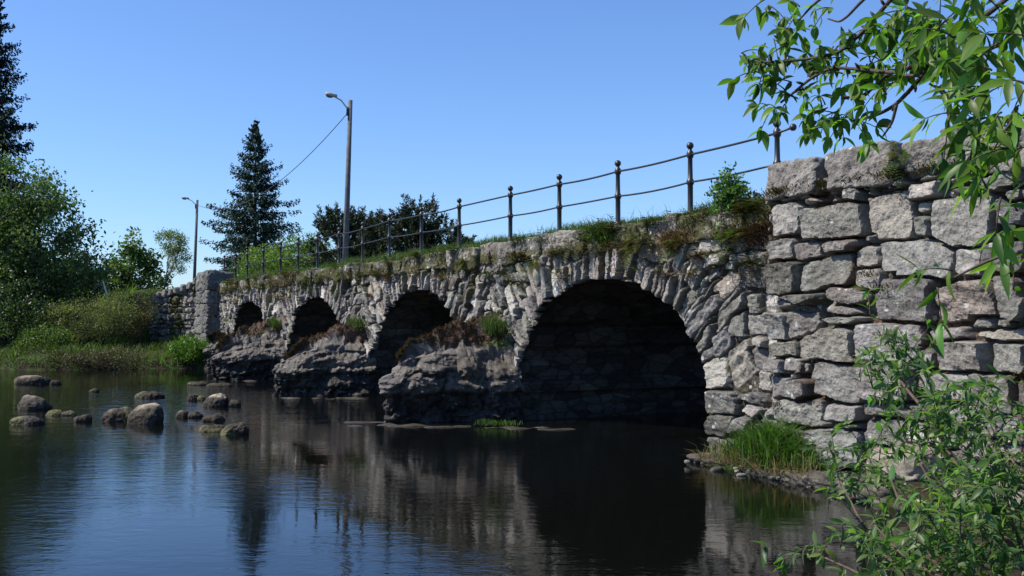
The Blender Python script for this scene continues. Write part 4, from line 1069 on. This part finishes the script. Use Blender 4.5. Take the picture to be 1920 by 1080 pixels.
for i in range(60):
    s = rg.uniform(6, 10.6); z0 = rg.choice([3.52, rg.uniform(.6, 3.3)], p=[.85, .15]); k = 50
    pos = B(s + rg.normal(0, .12, k), WR - .02 - np.abs(rg.normal(0, .02, k)), z0 + rg.normal(0, .03, k))
    c = [np.array([.07, .045, .02]), np.array([.06, .065, .02])][rg.integers(2)]
    blades(mb, pos, rg.uniform(.03, .07, k), .012, rg, c * rg.uniform(.5, 1.4, (k, 1)), lean=1.0, dirs=np.tile(-N * .5, (k, 1)))
kind(mb.build('joint_moss', M_MOSS, abut), 'stuff')

# ferns: individual tufts rooted in the joints
FERN = [(1195, 460, .30, 'green fern tuft hanging above the crown of the widest arch'), (1085, 465, .32, 'fern clump in the coping gap left of the widest arch crown'), (1255, 470, .26, 'yellowish fern tuft above the right shoulder of the widest arch'),
        (1390, 455, .36, 'broad yellow green fern below the leafy sapling'), (1010, 505, .26, 'small fern on the spandrel left of the widest arch'), (870, 500, .3, 'fern clump above the right shoulder of the third arch'), (725, 505, .3, 'fern tuft over the crown of the third arch'),
        (640, 520, .26, 'fern tuft on the wall between the second and third arch'), (480, 530, .25, 'far fern tuft over the smallest looking arch'), (1685, 300, .22, 'dark fern growing between two top blocks of the near wall')]
for i, (px, py, L, lab) in enumerate(FERN):
    rg = np.random.default_rng(150 + i); w = -.06 if i < 9 else WR - .05; s, z = onwall(px, py - 12, w); b = B(s, w, z)
    t = thing('fern', lab, 'fern', b, 'ferns on the stonework'); mb = MB()
    for j in range(4): fern(mb, b + U * rg.normal(0, .16) + np.array([0, 0, rg.normal(0, .06)]), 8, L, rg, -N * .8 + np.array([0, 0, .35]), [(.06, .095, .02), (.085, .10, .02), (.09, .075, .025)][(i + j) % 3])
    mb.build('fronds', M_LEAF, t)
# cushions of dry grass and moss on the arch crown
for i, (px, py, wpx, hpx, lab, c) in enumerate([(1262, 452, 42, 20, 'tawny dry moss cushion under the coping right of the arch crown', (.15, .10, .055)), (1425, 442, 46, 26, 'dark brown peat clump above the yellow fern by the near wall', (.05, .03, .02)), (1420, 400, 34, 34, 'grey green grass clump between the sapling and the near wall', (.10, .095, .045)), (1130, 440, 36, 26, 'green grass overhang spilling over the coping above the arch crown', (.05, .09, .02))]):
    rg = np.random.default_rng(170 + i); s, z = onwall(px, py, -.05); d = 15.5; k = 900
    pos = B(s + rg.normal(0, wpx * d / F * .55, k), -.04 + rg.normal(0, .06, k) + (.15 if i == 2 else 0), z + rg.normal(0, hpx * d / F * .4, k))
    mb = MB(); blades(mb, pos, rg.uniform(.05, .16, k), .014, rg, np.array(c) * rg.uniform(.5, 1.5, (k, 1)), lean=.9, dirs=np.tile(-N * .8, (k, 1)))
    tag(mb.build('moss_cushion', M_MOSS), lab, 'moss', 'moss cushions on the arch')
# sapling on the bridge
s, z = onwall(1362, 440, -.02); b0 = B(s, .02, z)
broadleaf('sapling', 'bright green leafy sapling growing out of the bridge edge beside the near wall', 'sapling', b0, .95, [(0, 0, .72, .13, .12, .22), (.05, 0, .42, .24, .2, .3), (-.12, 0, .5, .17, .15, .2), (.06, 0, .12, .22, .16, .16)], 150, 16, .065, [(.045, .10, .02), (.09, .17, .035)], 180, .014, clump=.055, trunks=3)
# small growth on cutwaters
for (c, pr, lab, sd) in [(18.75, -.5, 'grass tuft on top of the nearest cutwater against the spandrel', 1), (26.9, -.35, 'grass tuft on top of the second cutwater', 2), (35.0, -.5, 'mossy grass tuft on the farthest large cutwater', 3)]:
    rg = np.random.default_rng(190 + sd); k = 750; mb = MB()
    pos = B(c + np.clip(rg.normal(-.3, .18, k), -.7, .1), pr * .5 + np.clip(rg.normal(0, .1, k), -.2, .2), 1.72 + rg.normal(0, .07, k)); grass_patch(mb, pos, .22, .011, rg, (.04, .085, .02), (.085, .11, .04))
    tag(mb.build('grass_tuft', M_GRASS), lab, 'grass tuft', 'grass tufts on the cutwaters')
rg = np.random.default_rng(195); mb = MB(); k = 210; t_ = rg.random(k) * .7; pos = B(17.3 - .8 * t_, -1.1 + .7 * t_ + rg.normal(0, .05, k), .04 + rg.normal(0, .015, k)); grass_patch(mb, pos, .1, .012, rg, (.05, .10, .018), (.08, .14, .03)); tag(mb.build('grass_tuft', M_GRASS), 'strip of bright grass on the waterline footing of the nearest pier', 'grass tuft', 'grass tufts on the cutwaters')
# tall tuft at the near wall foot
rg = np.random.default_rng(200); mb = MB(); k = 2600; px = rg.normal(1440, 34, k); s = np.array([onwall(x, 860, -.5)[0] for x in px]); dd = np.exp(-((px - 1440) / 52) ** 2)
pos = B(s, -.45 + rg.normal(0, .14, k), .06 + .14 * rg.random(k)); blades(mb, pos, (.24 + .44 * dd) * rg.uniform(.45, 1.15, k), .013, rg, np.array([.055, .11, .02]) * rg.uniform(.45, 1.7, (k, 1)) * (1 + rg.normal(0, .15, (k, 3)) * [1, .3, 1]), lean=.35, bend=.6)
k = 260; pos = B(10.2 + rg.uniform(-.9, 1.1, k), -.72 + rg.normal(0, .08, k), .08 + 0 * rg.random(k)); blades(mb, pos, rg.uniform(.2, .45, k), .01, rg, np.tile([.17, .12, .07], (k, 1)) * rg.uniform(.6, 1.3, (k, 1)), lean=1.4, bend=.6)
tag(mb.build('grass_tuft', M_GRASS), 'tall green grass tuft with straw at the foot of the near wall', 'grass tuft')
mb = MB(); sq, wq = np.meshgrid(np.linspace(8.3, 11.9, 70), np.linspace(-.95, -.02, 24), indexing='ij'); hq = .11 * sstep(-.74, -.5, wq + .1 * vnoise(np.stack([sq * 2, wq, sq * 0], -1), 3)) * sstep(11.9, 11.2, sq) - .05 + .05 * fbm(np.stack([sq, wq, sq * 0], -1) * 5, 4, 7)
mb.add(B(sq, wq, hq), grid_quads(*sq.shape).reshape(-1, 4)); kind(mb.build('shore', M_GROUND), 'structure')
mb = MB(); rg = np.random.default_rng(230)
for i in range(90):
    s = rg.uniform(7.2, 11.7); w = -.42 - .5 * rg.random() ** 1.3 - (.25 if s < 8.8 else 0); r = rg.choice([rg.uniform(.015, .04), rg.uniform(.03, .10)], p=[.7, .3])
    rock(mb, B(s, w, .0 + rg.uniform(-.03, .05)), (r * rg.uniform(1, 1.7), r, r * rg.uniform(.5, .8)), rotz(rg.uniform(0, 6)), p=2.6, res=4, amp=.2, jit=.2, seed=i, col=np.array([1.1, 1, .85]) * rg.choice([.04, .06, .1, .16]))
kind(mb.build('shore_pebbles', M_WET), 'stuff')
# white stick on the left bank
b = P(206, 578, 46); tp = P(193, 527, 46); mb = MB(); tube(mb, [b - [0, 0, 1.2], (b + tp) / 2 + [.03, 0, 0], tp], [.05, .045, .03], 8); tube(mb, [tp, tp + [-.5, 0, -.5]], .02, 5, (.3, .3, .3)); tag(mb.build('bare_trunk', M_PALEBARK), 'leaning white bare birch stem on the bank before the young tree', 'dead tree')

# ================================================================== willow leaves close by
def sprig(lv, wood, line, r, rg, L, W, gap, col, droop=.35, start=.1, tipn=5):
    """a twig with spirally set lance leaves and a rosette at its tip"""
    line = np.asarray(line, float); acc = np.concatenate([[0], np.cumsum(np.linalg.norm(np.diff(line, axis=0), axis=1))])
    tube(wood, line, np.linspace(r, r * .45, len(line)), 5, (1, 1, 1))
    ls = np.arange(acc[-1] * start, acc[-1], gap); ls = np.concatenate([ls, np.full(tipn, acc[-1])]); n = len(ls)
    pos = np.stack([np.interp(ls, acc, line[:, j]) for j in range(3)], 1)
    tg = unit(np.stack([np.interp(np.minimum(ls + .02, acc[-1]), acc, line[:, j]) - np.interp(np.maximum(ls - .03, 0), acc, line[:, j]) for j in range(3)], 1))
    a = np.arange(n) * 2.4 + rg.uniform(0, 6.28); e1 = unit(np.cross(tg, [0.1, 0.2, 1.0])); e2 = np.cross(tg, e1)
    rad_ = e1 * np.cos(a)[:, None] + e2 * np.sin(a)[:, None]
    d = tg * rg.uniform(.3, .9, (n, 1)) + rad_ * rg.uniform(.6, 1.1, (n, 1)) + np.array([0, 0, -droop]) + rg.normal(0, .15, (n, 3))
    up = np.array([0, 0, 1.0]) + rg.normal(0, .45, (n, 3))
    l = L * rg.uniform(.4, 1.15, n); f = rg.random((n, 1))
    c = (np.array(col[0]) * (1 - f) + np.array(col[1]) * f) * rg.uniform(.65, 1.3, (n, 1)) * (1 + rg.normal(0, .12, (n, 3)) * [1, .3, 1])
    lance(lv, pos, d, up, l, W * l / L * rg.uniform(.8, 1.2, n), rg.uniform(.0, .75, n), c)

WC = [(.045, .10, .016), (.12, .205, .035)]
tb = np.array([2.3, 3.0, .2])
wil = thing('willow_tree', 'leafy goat willow whose branches hang in from the upper right corner', 'tree', tb)
wood, lv = MB(), MB(); rg = np.random.default_rng(210)
crown0 = np.array([2.05, 2.9, 3.2])
tube(wood, [tb, tb + [-.05, 0, 1.2], tb + [-.1, 0, 2.2], crown0], [.12, .10, .085, .06], 10)
def br(pts, d0, d1, r0=.013, r1=.005, root=False):
    pts = np.array(pts, float); n = len(pts); ds = np.linspace(d0, d1, n); L3 = np.array([P(x, y, d) for (x, y), d in zip(pts, ds)])
    if root: L3 = np.vstack([crown0, crown0 * .45 + L3[0] * .55 + [0, 0, .12], L3])
    q = np.linspace(0, 1, len(L3)); qq = np.linspace(0, 1, len(L3) * 4); L4 = np.stack([np.interp(qq, q, L3[:, j]) for j in range(3)], 1)
    k = np.array([.25, .5, .25]); 
    for _ in range(2): L4[1:-1] = L4[:-2] * .25 + L4[1:-1] * .5 + L4[2:] * .25
    tube(wood, L4, np.linspace(r0 * .8, r1 * .8, len(L4)), 6); return L4
B1 = br([(1700, -30), (1669, 0), (1629, 48), (1595, 81), (1570, 100), (1518, 111), (1432, 118), (1398, 111)], 2.7, 3.0, .009, .004, True)
B2 = br([(1888, 0), (1821, 48), (1781, 78), (1751, 104), (1684, 137), (1650, 134), (1614, 130), (1558, 126), (1518, 148), (1488, 174), (1464, 192)], 2.5, 3.0, .010, .004, True)
B3 = br([(1781, 78), (1751, 111), (1725, 148), (1681, 196), (1647, 215), (1600, 228)], 2.58, 2.9, .010, .004)
B3b = br([(1681, 196), (1673, 230), (1655, 256)], 2.72, 2.75, .006, .003)
B4 = br([(1935, 60), (1855, 89), (1829, 111), (1784, 130), (1740, 143), (1688, 141)], 2.4, 2.7, .010, .005, True)
B5 = br([(1640, -20), (1610, 8), (1590, 30), (1573, 42), (1552, 35)], 2.8, 2.9, .006, .003)
B6 = br([(1570, -25), (1525, 8), (1499, 37)], 2.9, 3.0, .006, .003)
B7 = br([(1666, 137), (1640, 165), (1605, 185), (1575, 178)], 2.75, 2.9, .005, .003)
B8 = br([(1860, 150), (1835, 200), (1822, 230), (1795, 258)], 2.3, 2.2, .006, .003)
def cluster(px, py, d, L=.075, n=3, spread=.09, W=.021, droop=.35, ln=.12, bias=(0, 0, 0)):
    c = P(px, py, d)
    for k in range(n):
        o = c + rg.normal(0, spread * .35, 3); dv = unit(rg.normal(0, 1, 3) + np.array(bias)) * ln * rg.uniform(.6, 1.3)
        line = np.stack([o + dv * t + np.array([0, 0, -.02]) * t * t for t in np.linspace(0, 1, 5)])
        sprig(lv, wood, line, .0022, rg, L, W, .03, WC, droop, 0.05, 4)
for (x, y, d) in [(1400, 108, 3.0), (1420, 130, 3.0), (1445, 85, 3.0), (1480, 60, 3.0), (1468, 115, 3.0), (1472, 180, 3.0), (1455, 205, 3.0), (1490, 165, 3.0), (1540, 90, 2.95), (1570, 80, 2.95), (1590, 100, 2.9), (1510, 120, 3.0), (1640, 65, 2.8), (1690, 80, 2.75), (1655, 55, 2.8),
                  (1660, 125, 2.8), (1670, 160, 2.75), (1612, 165, 2.85), (1555, 205, 2.9), (1535, 215, 2.9), (1585, 225, 2.9), (1560, 235, 2.9), (1450, 0, 3.0), (1555, 8, 2.95), (1500, 15, 3.0), (1725, 60, 2.7), (1710, 30, 2.7), (1750, 20, 2.6), (1770, 70, 2.6), (1740, 75, 2.65), (1600, 215, 2.85), (1630, 120, 2.85), (1590, 130, 2.85), (1705, 60, 2.7), (1730, 15, 2.65), (1765, 45, 2.6), (1780, 100, 2.6), (1690, 20, 2.7), (1755, 95, 2.6), (1720, 95, 2.65), (1680, 45, 2.7)]:
    cluster(x, y, d, L=.053, n=3, W=.021, spread=.05, ln=.06, bias=(-.5, 0, -.2))
for (x, y, d) in [(1800, 25, 2.3), (1850, 15, 2.2), (1905, 30, 2.1), (1880, 65, 2.1), (1822, 85, 2.2), (1790, 60, 2.3), (1905, 100, 2.0), (1862, 135, 2.05), (1830, 175, 2.1), (1790, 185, 2.15), (1775, 215, 2.15), (1810, 225, 2.1), (1880, 195, 2.0), (1905, 255, 1.95), (1860, 260, 2.0), (1845, 290, 2.0),
                  (1800, 300, 2.05), (1890, 310, 1.95), (1895, 160, 2.0), (1915, 205, 1.95), (1870, 30, 2.2), (1925, 290, 1.9), (1830, 260, 2.0), (1890, 300, 1.9), (1840, 45, 2.2), (1870, 90, 2.1), (1900, 5, 2.1), (1800, 105, 2.2), (1745, 45, 2.4), (1915, 60, 2.0)]:
    cluster(x, y, d, L=.07, n=1 + int(rg.random() < (.9 if y < 240 else .4)), W=.019, spread=.08, droop=.35, ln=.075, bias=(-.5, -.1, -.1))
for (x, y, d) in [(1900, 420, 2.3), (1875, 440, 2.3), (1905, 500, 2.4), (1795, 510, 2.6), (1775, 525, 2.6), (1912, 545, 2.4)]:
    cluster(x, y, d, L=.075, n=1, W=.02, spread=.05, droop=.3, ln=.08, bias=(-.9, 0, -.1))
# small bare catkin stubs along the thin branches
for Ln in (B1[14:], B2[26:], B7, B3[10:]):
    for q in Ln[::2]:
        dv = unit(rg.normal(0, 1, 3) + [0, 0, .2]) * .022; tube(wood, [q, q + dv * .6, q + dv], [.003, .0045, .002], 5, (.8, .75, .6))
br([(1960, 480), (1905, 470), (1850, 490), (1790, 520)], 2.1, 2.4, .008, .003, True)
wood.build('branches', M_BARK, wil); lv.build('leaves', M_WILLOW, wil)

# willow shrub lower right
sb_ = np.array([1.9, 3.1, .15])
shr = thing('willow_shrub', 'bushy young willow shrub on the shore filling the lower right corner', 'shrub', sb_)
wood, lv = MB(), MB(); rg = np.random.default_rng(220)
WS = [(.045, .095, .026), (.115, .185, .06)]
def stem(pts, d0, d1, r0=.011, r1=.003):
    ds = np.linspace(d0, d1, len(pts)); L3 = np.array([P(x, y, d) for (x, y), d in zip(pts, ds)])
    L3 = np.vstack([sb_ + rg.normal(0, .1, 3) * [1, 1, 0], (sb_ + L3[0]) / 2 + rg.normal(0, .04, 3), L3])
    q = np.linspace(0, 1, len(L3)); qq = np.linspace(0, 1, len(L3) * 5); L4 = np.stack([np.interp(qq, q, L3[:, j]) for j in range(3)], 1)
    for _ in range(3): L4[1:-1] = L4[:-2] * .25 + L4[1:-1] * .5 + L4[2:] * .25
    tube(wood, L4, np.linspace(r0, r1, len(L4)), 6, (1.5, 1.35, 1.2)); return L4
ST = [stem([(1916, 1046), (1848, 960), (1815, 907), (1771, 834), (1733, 767), (1690, 719), (1668, 650), (1655, 625)], 3.1, 3.7),
      stem([(1780, 1090), (1722, 1010), (1699, 974), (1675, 911), (1660, 868)], 3.0, 3.3, .008),
      stem([(1900, 1000), (1880, 900), (1860, 820), (1830, 770)], 3.1, 3.4, .009), stem([(1960, 980), (1925, 880), (1905, 800)], 3.0, 3.2, .009),
      stem([(1740, 1100), (1640, 1030), (1600, 950), (1570, 890)], 3.0, 3.4, .007), stem([(1680, 1110), (1600, 1070), (1545, 1045)], 2.9, 3.1, .006),
      stem([(1860, 1090), (1800, 1000), (1760, 930), (1720, 860)], 3.0, 3.3, .008), stem([(1800, 1100), (1700, 1050), (1640, 985)], 2.9, 3.1, .007), stem([(1920, 900), (1880, 830), (1850, 760)], 3.2, 3.5, .007)]
def sc(px, py, d, n=2, L=.047, ln=.10):
    c = P(px, py, d)
    for k in range(n):
        o = c + rg.normal(0, .03, 3); dv = unit(rg.normal(0, 1, 3) + [-.25, 0, .75]) * ln * rg.uniform(.6, 1.4)
        line = np.stack([o + dv * t for t in np.linspace(0, 1, 5)])
        sprig(lv, wood, line, .002, rg, L, .0155, .02, WS, .15, 0.0, 5)
def region(poly, n, d0, d1):
    poly = np.array(poly, float); x0, y0 = poly.min(0); x1, y1 = poly.max(0); k = 0
    while k < n:
        x, y = rg.uniform(x0, x1), rg.uniform(y0, y1); ins = False
        for (ax_, ay_), (bx_, by_) in zip(poly, np.roll(poly, -1, 0)):
            if (ay_ > y) != (by_ > y) and x < (bx_ - ax_) * (y - ay_) / (by_ - ay_) + ax_: ins = not ins
        if ins: sc(x, y, rg.uniform(d0, d1), 1 + int(rg.random() < .6)); k += 1
region([(1625, 700), (1660, 610), (1700, 640), (1735, 700), (1700, 770), (1640, 760)], 17, 3.5, 3.8)
region([(1700, 770), (1760, 730), (1850, 760), (1930, 790), (1940, 1000), (1830, 1000), (1770, 900), (1710, 840)], 84, 3.0, 3.6)
region([(1620, 1000), (1700, 960), (1800, 920), (1940, 980), (1940, 1100), (1600, 1100)], 80, 2.7, 3.2)
region([(1550, 860), (1590, 870), (1680, 980), (1640, 1000), (1580, 950)], 12, 3.2, 3.5)
region([(1640, 840), (1690, 830), (1700, 900), (1650, 900)], 8, 3.3, 3.5)
region([(1525, 1030), (1570, 1030), (1570, 1060), (1525, 1060)], 4, 3.0, 3.1)
wood.build('stems', M_BARK, shr); lv.build('leaves', M_WILLOW, shr)

# ================================================================== light, sky, camera
EL = rad(48)
hd = .38 * U - .925 * N; hd /= np.linalg.norm(hd)
sun = bpy.data.lights.new('sun', 'SUN'); sun.energy = 5.0; sun.angle = rad(.53); sun.color = (1, .93, .81)
so = bpy.data.objects.new('sun', sun); COL.objects.link(so)
to_sun = Vector((hd[0] * math.cos(EL), hd[1] * math.cos(EL), math.sin(EL)))
so.rotation_euler = to_sun.to_track_quat('Z', 'Y').to_euler(); so.location = (-30, 0, 40)
wld = bpy.data.worlds.new('World'); SC.world = wld; wld.use_nodes = True; nt = wld.node_tree
sky = nt.nodes.new('ShaderNodeTexSky'); sky.sky_type = 'NISHITA'; sky.sun_disc = False; sky.sun_elevation = EL
sky.sun_rotation = math.atan2(hd[0], hd[1]); sky.air_density = 1.0; sky.dust_density = .3; sky.ozone_density = 3.0
bg = nt.nodes['Background']; bg.inputs['Strength'].default_value = .094; nt.links.new(mixc(nt, 1.0, sky.outputs[0], (.82, 1.03, 1.38), 'MULTIPLY'), bg.inputs['Color'])
cam = bpy.data.cameras.new('camera'); co = bpy.data.objects.new('camera', cam); COL.objects.link(co)
cam.sensor_width = 36; cam.lens = 37.5; cam.clip_start = .05; cam.clip_end = 3000
co.location = (0, 0, EYE); co.rotation_euler = (math.pi / 2 + PIT, 0, 0); SC.camera = co
vs = SC.view_settings; vs.view_transform = 'Standard'; vs.look = 'None'; vs.exposure = .5; vs.gamma = 1; vs.use_curve_mapping = False
SC.cycles.max_bounces = 6; SC.cycles.transparent_max_bounces = 8
